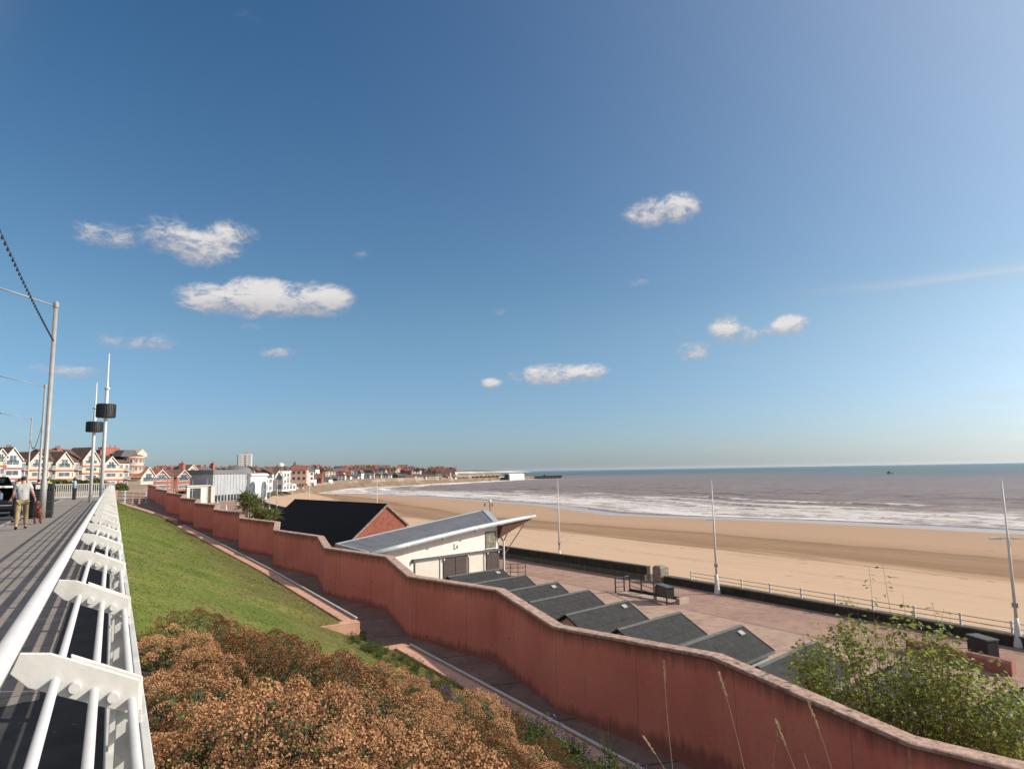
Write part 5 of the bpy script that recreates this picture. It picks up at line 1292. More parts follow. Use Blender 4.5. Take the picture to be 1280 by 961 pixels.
def hotel(f, p0, p1, yeave, ybase, yridge, label, wall='cream_wall', roof='brown_roof', gables=(), chim=(), rows=3, cols=3, band='red_band', depth=11, low=None, gwall=None, flat=False):
    s0, he = f.sh(p0, yeave); s1, _ = f.sh(p1, yeave); _, hb = f.sh((p0+p1)/2, ybase); _, hr = f.sh((p0+p1)/2, yridge); hb = min(hb, 0)-.4
    r = thing('hotel', f.P((s0+s1)/2, hb), label, 'hotel', 'gabled hotels in a row at the far left'); mb = MB(); f.box(mb, s0, s1, hb, he, -depth, 0); mb.build('wall', wall, r)
    if low:
        mb = MB(); f.box(mb, s0-.02, s1+.02, hb, hb+(he-hb)*low, 0.002, .06); mb.build('ground_floor_brick', 'town_brick', r)
    if flat:
        mb = MB(); f.box(mb, s0-.2, s1+.2, he, he+.5, -depth, .3); mb.build('parapet', wall, r)
    else:
        m = -depth*.5; mb = MB(); mb.prism([f.P(s0-.15, he-.05, .35), f.P(s0-.15, hr, m), f.P(s0-.15, he-.05, -depth-.3)], f.U*(s1-s0+.3)); mb.build('roof', roof, r)
    for (px, yt, hwid) in chim:
        s, ht = f.sh(px, yt, -depth*.5); k = hwid*.25; mb = MB(); f.box(mb, s-k, s+k, he, ht, -depth*.5-.7, -depth*.5+.7); f.box(mb, s-k-.1, s+k+.1, ht-.3, ht-.05, -depth*.5-.8, -depth*.5+.8); c = mb.build('chimney', 'red_band', r)
        mb = MB(); [mb.lathe(f.P(s+q*k, ht, -depth*.5), [(.15, 0), (.12, .6)], 7) for q in (-.6, .1, .7)]; mb.build('chimney_pot', 'town_brick', c)
    fl = (he-hb)/rows
    gs = []
    for (px, yt, hw) in gables:
        s, ht = f.sh(px, yt, .8); sw = abs(f.sh(px+hw, yt)[0]-s); ge = max(he-.4, ht-sw*1.25); gs.append((s, sw)); o = .8
        mb = MB(); mb.prism([f.P(s-sw, hb, o), f.P(s+sw, hb, o), f.P(s+sw, ge, o), f.P(s, ht, o), f.P(s-sw, ge, o)], f.N*-(depth*.5+o)); g = mb.build('gabled_bay', gwall or wall, r)
        for q in (-1, 1):
            mb = MB(); mb.prism([f.P(s+q*(sw+.3), ge-.38, o+.25), f.P(s, ht+.12, o+.25), f.P(s, ht+.34, o+.25), f.P(s+q*(sw+.3), ge-.14, o+.25)], f.N*-(depth*.5+o)); mb.build('gable_roof', roof, g)
            mb = MB(); mb.prism([f.P(s+q*(sw+.3), ge-.42, o+.30), f.P(s, ht+.05, o+.30), f.P(s, ht+.32, o+.30), f.P(s+q*(sw+.3), ge-.12, o+.30)], f.N*-.04); mb.build('barge_board', 'white_wall', g)
        win(f, r, s-sw*.42, s+sw*.42, ge-.6, ge+(ht-ge)*.42, o)
        for k in range(rows):
            h = hb+fl*(k+.28); win(f, r, s-sw*.72, s+sw*.72, h, h+fl*.55, o)
            if k and band: mb = MB(); f.box(mb, s-sw-.03, s+sw+.03, hb+fl*k-.22, hb+fl*k+.16, o+.002, o+.14); mb.build('brick_band', band, r)
    for k in range(rows):
        if k and band: mb = MB(); f.box(mb, s0, s1, hb+fl*k-.2, hb+fl*k+.14, .003, .1); mb.build('brick_band', band, r)
        for c in range(cols):
            s = s0+(s1-s0)*(c+.5)/cols; w = (s1-s0)/cols*.32
            if any(abs(s-a) < b+w*.6 for a, b in gs): continue
            h = hb+fl*(k+.26); win(f, r, s-w, s+w, h, h+fl*.56)
            if k in (1, 2) and c % 2 == 0:
                mb = MB(); f.box(mb, s-w*1.3, s+w*1.3, hb+fl*k+.02, hb+fl*k+.12, 0, .9); b = mb.build('balcony', 'white_wall', r); mb = MB(); f.box(mb, s-w*1.3, s+w*1.3, hb+fl*k+.95, hb+fl*k+1.03, .82, .9)
                for q in range(9): a = lerp(s-w*1.25, s+w*1.25, q/8); f.box(mb, a-.03, a+.03, hb+fl*k+.12, hb+fl*k+.95, .84, .88)
                mb.build('balustrade', 'grey_wall', b)
    return r, f, (s0, s1, hb, he)
F1 = Facade(0, 186, 186, 216)
hotel(F1, -30, 9, 567, 608, 561, 'cream hotel with open balconies at the extreme left edge', 'cream_wall', 'brown_roof', ((2, 562, 4),), (), 3, 4)
hotel(F1, 9, 26, 572, 608, 563, 'hotel with a bright white gable and brown roof', 'white_wall', 'brown_roof', ((17, 560.5, 8),), ((11, 559, 3),), 3, 2)
hotel(F1, 26, 52, 576, 608, 564.5, 'cream hotel with long brown roof and gable beside the lamp posts', 'cream_wall', 'brown_roof', ((48, 566, 6.5),), (), 3, 4)
hotel(F1, 52, 67, 576, 608, 566.5, 'narrow cream hotel with grey slate roof right of the lamp post', 'cream_wall', 'slate_roof', (), ((54, 565, 3),), 3, 3)
hotel(F1, 67, 100, 576.5, 608, 560.5, 'wide cream hotel with dark roof and pointed gable at its left', 'cream_wall', 'brown_roof', ((81.5, 566, 7),), ((72, 560, 3),), 3, 5, low=.33)
hotel(F1, 100, 127, 573, 608, 561, 'tall hotel with a big cream gabled bay behind the mast poles', 'pale_pink', 'brown_roof', ((115, 560.5, 7),), ((126, 562, 3),), 4, 5, low=.25, gwall='cream_wall')
hotel(F1, 127, 162, 578, 608, 566, 'cream hotel with yellow gable under two big red chimney stacks', 'cream_wall', 'brown_roof', ((139.5, 571.5, 5.5),), ((136.5, 559, 11), (145, 564, 7)), 3, 5, low=.32)
# corner hotel with rounded tower
def corner():
    f = F1; s0, he = f.sh(162, 572); s1, _ = f.sh(183.5, 572); _, hb = f.sh(172, 609); hb = min(hb, 0)-.4; _, ht = f.sh(177, 562)
    r = thing('hotel', f.P((s0+s1)/2, hb), 'rounded corner hotel with red and white bands and a white turret gable', 'hotel', 'gabled hotels in a row at the far left')
    c = f.P((s0+s1)/2, 0, -2.2); rad = (s1-s0)/2; rows = 4; fl = (he-hb)/rows
    MB().lathe((c.x, c.y, 0), [(rad, hb), (rad, he), (rad*1.04, he), (rad*1.04, he+.35), (rad*.9, he+.4)], 28).build('wall', 'cream_wall', r)
    for k in range(1, 5): MB().lathe((c.x, c.y, 0), [(rad+.01, hb+fl*k-.55), (rad+.12, hb+fl*k-.5), (rad+.12, hb+fl*k-.1), (rad+.01, hb+fl*k)], 28).build('brick_band', 'red_band', r)
    for k in range(4):
        for q in range(7):
            t = math.atan2(f.N.y, f.N.x)+R(-72+24*q); d = Vector((math.cos(t), math.sin(t), 0)); u2 = Vector((-d.y, d.x, 0)); mb = MB(); b = c+d*(rad-.05); h0 = hb+fl*k+.7; w = rad*.15
            mb.hexa([b-u2*w+u*h0, b+u2*w+u*h0, b+u2*w+d*.14+u*h0, b-u2*w+d*.14+u*h0], [b-u2*w+u*(h0+fl*.5), b+u2*w+u*(h0+fl*.5), b+u2*w+d*.14+u*(h0+fl*.5), b-u2*w+d*.14+u*(h0+fl*.5)]); wn_ = mb.build('window', 'white_wall', r)
            b = b+d*.145; w *= .75; mb = MB(); mb.hexa([b-u2*w+u*(h0+.12), b+u2*w+u*(h0+.12), b+u2*w+d*.01+u*(h0+.12), b-u2*w+d*.01+u*(h0+.12)], [b-u2*w+u*(h0+fl*.44), b+u2*w+u*(h0+fl*.44), b+u2*w+d*.01+u*(h0+fl*.44), b-u2*w+d*.01+u*(h0+fl*.44)]); mb.build('pane', 'bluish_glass', wn_)
    MB().lathe((c.x, c.y, 0), [(rad*1.02, he+.36), (rad*.5, he+1.6), (.05, he+2.2)], 28).build('roof', 'brown_roof', r)
    s, _ = f.sh(177.5, 562); w = 1.7
    mb = MB(); mb.prism([f.P(s-w, he+.3, .2), f.P(s+w, he+.3, .2), f.P(s+w, ht-1.1, .2), f.P(s, ht+.2, .2), f.P(s-w, ht-1.1, .2)], f.N*-4); mb.build('turret', 'cream_wall', r)
    mb = MB(); mb.prism([f.P(s-w*4.0, he+.3, -.4), f.P(s-w*3.2, ht-.2, -.4), f.P(s-w, ht-.2, -.4), f.P(s-w, he+.3, -.4)], f.N*-3); mb.build('upper_roof', 'slate_roof', r)
corner()
F2 = Facade(184, 218, 236, 262)
def terr(p0, p1, yeave, ybase, yridge, label, wall, roof, gables=(), chim=(), rows=2, cols=3, f=F2, cat='house', low=None, gwall=None, flat=False, band=None):
    r, _, d = hotel(f, p0, p1, yeave, ybase, yridge, label, wall, roof, gables, chim, rows, cols, band, 9, low, gwall, flat); r.name = 'town_house'; r['category'] = cat
    if 'group' in r: del r['group']
    return r
terr(183, 193, 594, 614, 586, 'low house with a cream and red gable beside the round corner hotel', 'cream_wall', 'red_roof', ((186, 585, 5),), (), 2, 2)
terr(193, 214, 594, 612, 588, 'red brick house with a white edged gable above the far zigzag wall', 'town_brick', 'red_roof', ((202, 588, 5.5),), ((212, 584, 3),), 2, 4, gwall='town_brick')
terr(214, 236, 594, 612, 586, 'red brick house with gable beside the dark chimney and orange building', 'town_brick', 'brown_roof', ((230, 588, 5),), ((228, 579, 6),), 2, 4, gwall='town_brick')
F3 = Facade(236, 320, 280, 340)
terr(236, 253, 587, 606, 581.5, 'orange rendered building with a rounded gable front', 'orange_wall', 'brown_roof', ((241, 581.5, 5),), ((250, 582, 2),), 3, 3, f=F3, cat='building')
terr(253, 271, 590, 606, 583, 'pale orange building with grey roof and white dormers', 'orange_wall', 'slate_roof', (), ((266, 579, 3),), 3, 4, f=F3, cat='building')

# ------------------------------------------------------------------ seafront hall with the dome
def spa():
    f = Facade(262, 262, 332, 292); r = thing('domed_hall', f.P(15, PROM), 'grey and white seafront hall with a shallow grey dome', 'hall')
    s0, h1 = f.sh(266.5, 592.5); s1, _ = f.sh(309, 592.5); s2, h2 = f.sh(330, 591.5); hb = PROM-.5; sm, hd = f.sh(317, 582.5, -10)
    mb = MB(); f.box(mb, s0, s1, hb, h1, -18, 0); mb.build('hall_wall', 'grey_wall', r)
    mb = MB(); f.box(mb, s0-.3, s1, h1, h1+1.5, -17, .25); mb.build('hall_roof', 'zinc_roof', r)
    for k in range(11):
        s = lerp(s0+1, s1-1, k/10); mb = MB(); f.box(mb, s-.25, s+.25, hb, h1-.1, .002, .10); mb.build('pilaster', 'grey_wall', r)
    mb = MB(); f.box(mb, s0+.3, s1-.3, hb+.6, hb+2.8, .002, .06); mb.build('window_strip', 'glass', r)
    mb = MB(); f.box(mb, s1, s2, hb, h2, -16, 1.5); w = mb.build('white_wing', 'white_wall', r)
    mb = MB(); f.box(mb, s1-.2, s2+.2, h2-.9, h2-.3, 1.502, 2.0); mb.build('cornice', 'white_wall', w)
    for q in (.12, .8):
        s = lerp(s1, s2, q); mb = MB(); pts = [f.P(s+2.0*math.cos(t), hb+5+1.9*math.sin(t)*1.2, 1.503) for t in [math.pi*i/10 for i in range(11)]]+[f.P(s-2.0, hb+1, 1.503), f.P(s+2.0, hb+1, 1.503)]; mb.prism(pts, f.N*.06); mb.build('arched_window', 'bluish_glass', w)
    c = f.P((s1+s2)/2+1.0, 0, -8); rad = (s2-s1)*.40
    MB().lathe((c.x, c.y, 0), [(rad*1.02, h2-.2), (rad*1.02, h2+.9), (rad*.98, h2+1.0)]+[(rad*.95*math.cos(R(a)), h2+1.0+(hd-h2-1.0)*math.sin(R(a))) for a in range(0, 90, 10)]+[(.1, hd)], 30).build('dome', 'zinc_roof', r, smooth=False)
    f2 = Facade(262, 258, 300, 262); s0, h1 = f2.sh(234, 608); s1, _ = f2.sh(262, 605)
    r = thing('beach_kiosk', f2.P((s0+s1)/2, PROM), 'low cream kiosk building before the grey hall', 'kiosk')
    mb = MB(); f2.box(mb, s0, s1, PROM, h1, -6, 0); mb.build('wall', 'render', r); mb = MB(); f2.box(mb, s0-.3, s1+.3, h1, h1+.3, -6.3, .4); mb.build('roof', 'white_wall', r); mb = MB(); f2.box(mb, s0+1, s1-3, PROM+1, h1-.6, .002, .05); mb.build('shutter', 'dark_wall', r)
    s0, h1 = f2.sh(262.5, 607.5); s1, _ = f2.sh(267, 608); r = thing('kiosk_tower', f2.P((s0+s1)/2, PROM), 'small square cream block standing at the end of the kiosk', 'block')
    mb = MB(); f2.box(mb, s0, s1, PROM, h1, -3, 1); mb.build('wall', 'cream_door', r); mb = MB(); f2.box(mb, s0-.15, s1+.15, h1, h1+.2, -3.1, 1.15); mb.build('cap', 'cream_door', r)
spa()
F4 = Facade(330, 355, 380, 392)
terr(331, 340.5, 597, 614, 590, 'low white seafront building right of the domed hall', 'white_wall', 'slate_roof', (), (), 2, 2, f=F4, cat='building')
terr(340.5, 351, 592, 614, 586, 'white seafront building with tall dark windows and brown roof', 'white_wall', 'brown_roof', ((349, 588, 2.5),), (), 2, 3, f=F4, cat='building')
terr(351, 362, 590, 613, 588, 'grey white flat roofed seafront block', 'white_wall', 'slate_roof', (), (), 3, 3, f=F4, cat='building', flat=True)
terr(362, 370, 589, 612, 587, 'tall white seafront block with a dark glazed front', 'white_wall', 'slate_roof', (), (), 3, 2, f=F4, cat='building', flat=True)
terr(370, 380, 596, 610, 590, 'pale pink seafront house right of the tall white block', 'pale_pink', 'red_roof', (), ((376, 589, 2),), 2, 3, f=F4)

# ------------------------------------------------------------------ tower block, spire, turret
def tower():
    f = Facade(296, 1178, 318, 1172); r = thing('tower_block', f.P(10, -4), 'tall pale tower block standing above the town', 'tower block')
    s0, ht = f.sh(298, 567.5); s1, _ = f.sh(314.5, 567.5); hb = -6
    mb = MB(); f.box(mb, s0, s1, hb, ht, -16, 0); mb.build('wall', 'white_wall', r); mb = MB(); f.box(mb, s0-1.2, s0-.01, hb, ht-.4, -15, -.4); mb.build('side_wall', 'dark_wall', r)
    m0, hm = f.sh(304, 564.5); m1, _ = f.sh(311, 564.5); mb = MB(); f.box(mb, m0, m1, ht, hm, -11, -4); mb.build('plant_room', 'grey_wall', r)
    for k in range(10):
        h = ht-4.2-3.3*k; s = (s0+s1)/2
        mb = MB(); f.box(mb, s-1.0, s+1.6, h, h+1.8, .002, .1); mb.build('window', 'dark_wall', r)
        for q in (-.34, .34):
            mb = MB(); f.box(mb, s+q*(s1-s0)-1.2, s+q*(s1-s0)+1.2, h, h+1.4, .002, .06); mb.build('window', 'grey_wall', r)
tower()
def spire(px, ytop, ybase, Y, lab):
    t = atY(px, ytop, Y); b = atY(px, ybase, Y); r = thing('church_spire', (b.x, Y, b.z-6), lab, 'church'); w = 2.3*Y/800
    MB().box((b.x, Y, b.z-2), (w*2, w*2, 8)).build('tower', 'stone', r); MB().lathe((b.x, Y, 0), [(w*1.1, b.z+2), (w*.5, lerp(b.z+2, t.z, .55)), (.1, t.z)], 8).build('spire', 'dark_wall', r)
spire(368.5, 576, 586, 900, 'thin dark church spire rising over the town roofs')
def turret(px, ytop, ybase, Y):
    t = atY(px, ytop, Y); b = atY(px, ybase, Y); w = 4.2*Y/857; r = thing('white_turret', (b.x, Y, b.z), 'white domed turret above the seafront buildings', 'turret')
    MB().lathe((b.x, Y, 0), [(w, b.z-4), (w, lerp(b.z, t.z, .45))], 16).build('drum', 'white_wall', r); MB().lathe((b.x, Y, 0), [(w*1.1, lerp(b.z, t.z, .45)), (w*.95, lerp(b.z, t.z, .7)), (w*.5, lerp(b.z, t.z, .9)), (.1, t.z)], 16).build('cap', 'white_wall', r)
turret(351, 578, 587, 560)

# ------------------------------------------------------------------ houses of the far town
def house(cx, cy, z0, w, d, h, rh, rz, wall, roof, label, group, nw=3, gable_front=False, nfl=2, chim=True):
    r = thing('town_house', (0, 0, 0), label, 'house', group)
    MB().box((0, 0, h/2-.5), (w, d, h+1)).build('wall', wall, r)
    mb = MB()
    if gable_front: mb.prism([(-w/2-.3, -d/2-.3, h), (w/2+.3, -d/2-.3, h), (0, -d/2-.3, h+rh)], (0, d+.6, 0))
    else: mb.prism([(-w/2-.3, -d/2-.3, h), (-w/2-.3, d/2+.3, h), (-w/2-.3, 0, h+rh)], (w+.6, 0, 0))
    rf = mb.build('roof', roof, r)
    if chim:
        for q in (-.42, .42)[:1 if w < 8 else 2]: MB().box((w*q, 0, h+rh*.9), (1.0, 1.3, 2.4)).build('chimney', 'red_band', rf)
    for k in range(nfl):
        mb = MB()
        for c in range(nw): mb.box(((c+.5-nw/2)*w/nw, -d/2-.02, h*(k+.55)/nfl), (w/nw*.45, .1, h/nfl*.45))
        mb.build('window', 'dark_wall', r)
    r.location = (cx, cy, z0); r.rotation_euler = (0, 0, rz); return r
rnd = random.Random(5)
front = [(383, 6, 595, 609, 'pale_pink', 'red_roof'), (391, 6, 596, 608, 'white_wall', 'slate_roof'), (399, 8, 594, 607, 'town_brick', 'red_roof'), (409, 9, 597, 606, 'white_wall', 'slate_roof'), (418, 7, 596, 604, 'dark_wall', 'slate_roof'),
         (428, 8, 592, 600, 'white_wall', 'red_roof'), (436, 6, 594, 600, 'white_wall', 'brown_roof'), (444, 9, 594, 600, 'white_wall', 'slate_roof'), (451, 5, 589, 600, 'white_wall', 'slate_roof'), (459, 9, 592, 600, 'grey_wall', 'slate_roof'), (466, 4, 589, 599, 'cream_wall', 'brown_roof'),
         (472.5, 9, 592, 600, 'cream_wall', 'slate_roof'), (483, 7, 592, 600, 'white_wall', 'slate_roof'), (488.5, 3.5, 592, 600, 'white_wall', 'slate_roof'), (494.5, 8, 591.5, 600, 'dark_wall', 'slate_roof'), (503, 9, 593, 600, 'teal_wall', 'slate_roof'), (514, 12, 594, 600, 'white_wall', 'red_roof'), (527, 12, 594, 600, 'white_wall', 'slate_roof'),
         (535, 4, 594, 600, 'dark_wall', 'slate_roof'), (541, 8, 594, 600, 'grey_wall', 'slate_roof'), (548.5, 6, 589, 600, 'white_wall', 'red_roof'), (557, 8, 594, 601, 'pale_pink', 'red_roof'), (566, 8, 595, 601, 'white_wall', 'slate_roof'), (574, 7, 597, 602, 'white_wall', 'slate_roof'), (582, 6, 597, 602, 'grey_wall', 'slate_roof')]
nm = {'pale_pink': 'pale pink', 'white_wall': 'white', 'town_brick': 'brick', 'dark_wall': 'dark', 'cream_wall': 'cream', 'grey_wall': 'grey', 'teal_wall': 'teal', 'red_roof': 'red', 'slate_roof': 'grey', 'brown_roof': 'brown', 'orange_wall': 'orange'}
def coastY(px):
    # distance of the harbour front along this view column
    return pw([(380, 500), (400, 570), (420, 655), (440, 705), (480, 725), (520, 735), (560, 765), (590, 830)], px)
seen = {}
for px, wpx, yt, yb, wm, rm in front:
    Y = coastY(px)+18; b = atY(px, yb, Y); t = atY(px, yt, Y); dep = (b-Vector((0, 0, HC))).dot(fw); w = wpx*dep/857*1.0; h = max(3.5, (t.z-b.z)*.78)
    lab = '%s seafront house with %s roof in the harbour front row' % (nm[wm], nm[rm]); hh = 'tall ' if yt <= 590 else ''
    if wpx < 5.5: hh += 'narrow '
    elif wpx > 10: hh += 'wide '
    house(b.x, Y, b.z-.3, w, 9, h, (t.z-b.z)*.42, R(rnd.uniform(-38, -22)), wm, rm, hh+lab, 'harbour front houses', max(2, int(w/3)), rnd.random() < .4, 2 if h < 9 else 3)
kinds = [('town_brick', 'red_roof'), ('town_brick', 'red_roof'), ('cream_wall', 'red_roof'), ('white_wall', 'slate_roof'), ('town_brick', 'slate_roof'), ('cream_wall', 'brown_roof'), ('pale_pink', 'red_roof'), ('town_brick', 'brown_roof')]
for i in range(185):
    px = rnd.uniform(188, 566); lay = rnd.random()
    Y = (coastY(px)+45+lay*330) if px > 380 else lerp(360, 900, lay)
    if px < 345 and Y < 560: Y += 260
    yb = lerp(594, 587.5, lay) if px > 380 else lerp(598, 590, lay)
    if px > 400: yb += .8*math.sin(px*.05)-1.3*math.exp(-((px-500)/55)**2)
    b = atY(px, yb, Y); wm, rm = kinds[int(rnd.random()*8)]
    b.z = max(b.z, gh(b.x, Y)-1) if gh(b.x, Y) > -10 else b.z
    house(b.x, Y, b.z-1.5, rnd.uniform(5, 13)*(Y+40)/900+2.5, 9, rnd.uniform(4.0, 6.2), rnd.uniform(2.2, 3.6), R(rnd.uniform(-60, 15)), wm, rm,
          'small distant town house with %s walls and %s roof behind the seafront' % (nm[wm], nm[rm]), 'small town houses with %s walls and %s roofs' % (nm[wm], nm[rm]), 3, rnd.random() < .35)
# cars parked along the harbour front
cp = None
for i in range(34):
    px = 400+i*5.1+rnd.uniform(-1, 1); Y = coastY(px)+4; b = atY(px, pw([(400, 608), (440, 603), (520, 601.5), (575, 602)], px), Y)
    m_ = rnd.choice(('white_wall', 'dark_wall', 'grey_wall', 'red_band')); o = thing('distant_car', (0, 0, 0), 'tiny %s car parked on the harbour front road' % {'white_wall': 'white', 'dark_wall': 'black', 'grey_wall': 'grey', 'red_band': 'red'}[m_], 'car', 'tiny %s cars on the harbour front' % m_.split('_')[0])
    MB().prism([(-2.1, -.85, .3), (2.1, -.85, .3), (2.1, -.85, .8), (1.2, -.85, .9), (-2.1, -.85, .9)], (0, 1.7, 0)).build('body', m_, o)
    MB().prism([(-1.9, -.75, .9), (1.1, -.75, .9), (.5, -.75, 1.5), (-1.5, -.75, 1.5)], (0, 1.5, 0)).build('cabin', 'glass', o)
    o.location = b; o.rotation_euler = (0, 0, R(45+rnd.uniform(-8, 8)))
# trees on the skyline
def tree_proto(seed):
    rd = random.Random(seed); r = thing('town_tree', (0, 0, 0), 'dark rounded tree among the distant town roofs', 'tree', 'dark trees on the town skyline'); MB().path([(0, 0, -1), (.1, 0, 2), (0, .1, 4.5)], [.35, .25, .12], 6).build('trunk', 'bark', r)
    mb = MB()
    cl = [(Vector((rd.gauss(0, 1.6), rd.gauss(0, 1.6), 5.5+rd.gauss(0, 1.3))), rd.uniform(.9, 1.6)) for _ in range(14)]
    for c, q in cl:
        for _ in range(60):
            d = Vector((rd.gauss(0, 1), rd.gauss(0, 1), rd.gauss(0, 1))).normalized(); mb.quad(c+d*q*rd.uniform(.6, 1), d.orthogonal().normalized()*.3, d.cross(d.orthogonal()).normalized()*.26)
    mb.build('crown', 'bank', r); return r
tp = [tree_proto(1), tree_proto(2)]; tu = [0, 0]
for i in range(74):
    px = rnd.uniform(188, 575) if i < 56 else rnd.choice((522, 540, 455, 430, 505, 512, 380, 220))+rnd.uniform(-6, 6); Y = lerp(700, 1350, rnd.random()) if px > 380 else lerp(520, 1000, rnd.random())
    k = i % 2; o = tp[k] if not tu[k] else copy_tree(tp[k]); tu[k] = 1; b = atY(px, 589.2-1.2*math.exp(-((px-510)/50)**2), Y); s = rnd.uniform(.7, 1.25); o.location = (b.x, Y, b.z-3*s); o.scale = (s, s, s*.9); o.rotation_euler = (0, 0, rnd.uniform(0, 6))
# hedge bushes behind the white fence
def bush_proto():
    rd = random.Random(4); r = thing('garden_bush', (0, 0, 0), 'olive green garden bush before the hotels behind the white fence', 'bush', 'garden bushes before the hotels'); mb = MB()
    for _ in range(1300):
        d = Vector((rd.gauss(0, 1), rd.gauss(0, 1), abs(rd.gauss(0, 1)))).normalized(); p = Vector((d.x*1.4, d.y*1.2, d.z*1.3))*rd.uniform(.55, 1.05); mb.quad(p, Vector((rd.gauss(0, 1), rd.gauss(0, 1), rd.gauss(0, 1))).normalized()*.12, d.orthogonal().normalized()*.1)
    mb.build('foliage', 'weed', r); return r
bpo = bush_proto()
for i, (px, sc) in enumerate(((74, 1.4), (82, 1.3), (90, 1.0), (104, .9), (118, 1.6), (128, 1.0), (66, 1.1), (150, .9), (100, 1.2))):
    o = bpo if i == 0 else copy_tree(bpo); b = atY(px, 606, 120); o.location = (b.x, 120, -.15); o.scale = (sc, sc, sc*.95); o.rotation_euler = (0, 0, i)

# ------------------------------------------------------------------ harbour: sea wall embankment, pier, sheds
r = thing('harbour_wall', (200, 510, -9), 'long tan sea wall below the harbour front houses', 'sea wall')
hp = [p for p in arc([(69, 357), (90, 423), (113, 484), (140, 548), (180, 625), (225, 662), (262, 692), (310, 737), (360, 778), (450, 870), (525, 912)], 60)]
vs = []; fs = []
for i, p in enumerate(hp):
    a = hp[max(i-1, 0)]; b = hp[min(i+1, 59)]; t = Vector((b[0]-a[0], b[1]-a[1], 0)).normalized(); n = Vector((t.y, -t.x, 0)); P0 = Vector((p[0], p[1], 0)); vs += [P0-n*6+u*-14, P0-n*6+u*-7.0, P0+n*1+u*-7.1, P0+n*11+u*-12.5]
for i in range(59):
    for j in range(4): fs.append((i*4+j, i*4+(j+1) % 4, (i+1)*4+(j+1) % 4, (i+1)*4+j))
MB().add(vs, fs+[(3, 2, 1, 0), (236, 237, 238, 239)]).build('wall_body', 'tanwall', r)
def along(px0, px1, ytop, ybase, Y0, Y1, name, label, cat, m, depth=8):
    f = Facade(px0, Y0, px1, Y1); s0, ht = f.sh(px0, ytop); s1, _ = f.sh(px1, ytop); _, hb = f.sh((px0+px1)/2, ybase); r = thing(name, f.P((s0+s1)/2, hb), label, cat); mb = MB(); f.box(mb, s0, s1, hb-2, ht, -depth, 0); return r, f, s0, s1, hb, ht, mb
r, f, s0, s1, hb, ht, mb = along(586, 624, 596.3, 598.5, 840, 900, 'harbour_fence', 'dark harbour parapet on the tan wall left of the pale shed', 'parapet', 'darktimber'); mb.build('parapet_body', 'darktimber', r)
for k in range(8):
    s = lerp(s0+4, s1-4, k/7); b = MB(); f.box(b, s-1, s+1, ht, ht+.9, -4, -1); b.build('bollard', 'darktimber', r)
r, f, s0, s1, hb, ht, mb = along(570, 668, 598.3, 602.5, 800, 930, 'harbour_bank', 'low tan harbour bank carrying the pale shed', 'bank', 'tanwall', 14); mb.build('bank_body', 'tanwall', r)
r, f, s0, s1, hb, ht, mb = along(637, 655.5, 594, 599, 860, 880, 'harbour_shed', 'pale barrel roofed harbour shed', 'shed', 'steel_shed'); mb.build('wall', 'steel_shed', r)
mb = MB(); mb.prism([f.P(s0, ht+(f.sh(646, 591.5)[1]-ht)*math.sin(q), -4+4*math.cos(q)) for q in [math.pi*i/8 for i in range(9)]], f.U*(s1-s0)); mb.build('roof', 'steel_shed', r)
mb = MB(); f.box(mb, s0-2.5, s0-.01, hb-1, ht+1.2, -7, -.5); mb.build('end_wall', 'dark_wall', r)
r, f, s0, s1, hb, ht, mb = along(624, 630, 595.5, 598, 870, 875, 'harbour_hut', 'small white harbour hut left of the pale shed', 'hut', 'white_wall'); mb.build('wall', 'white_wall', r)
mb = MB(); mb.prism([f.P(s0-.3, ht, .3), f.P(s0-.3, ht+2, -4), f.P(s0-.3, ht, -8.3)], f.U*(s1-s0+.6)); mb.build('roof', 'slate_roof', r)
r, f, s0, s1, hb, ht, mb = along(668, 702, 595.0, 599.3, 940, 990, 'pier', 'dark timber pier reaching into the sea', 'pier', 'darktimber'); mb.build('pier_body', 'darktimber', r)
for k in range(16):
    s = lerp(s0+1, s1-1, k/15); b = MB(); f.box(b, s-.5, s+.5, hb-3, ht, .02, 1.0); b.build('pile', 'darktimber', r)
b = MB(); s, h = f.sh(683, 593); f.box(b, s-1.5, s+1.5, ht, h, -5, -2); b.build('pier_hut', 'dark_wall', r)
b = MB(); f.box(b, s1, s1+5, hb-2, hb+3, -6, -1); b.build('pier_head', 'white_wall', r)
s, h = f.sh(702, 586.5); MB().tube(f.P(s, ht, -4), f.P(s, h, -4), .22).build('beacon_mast', 'grey_wall', r)
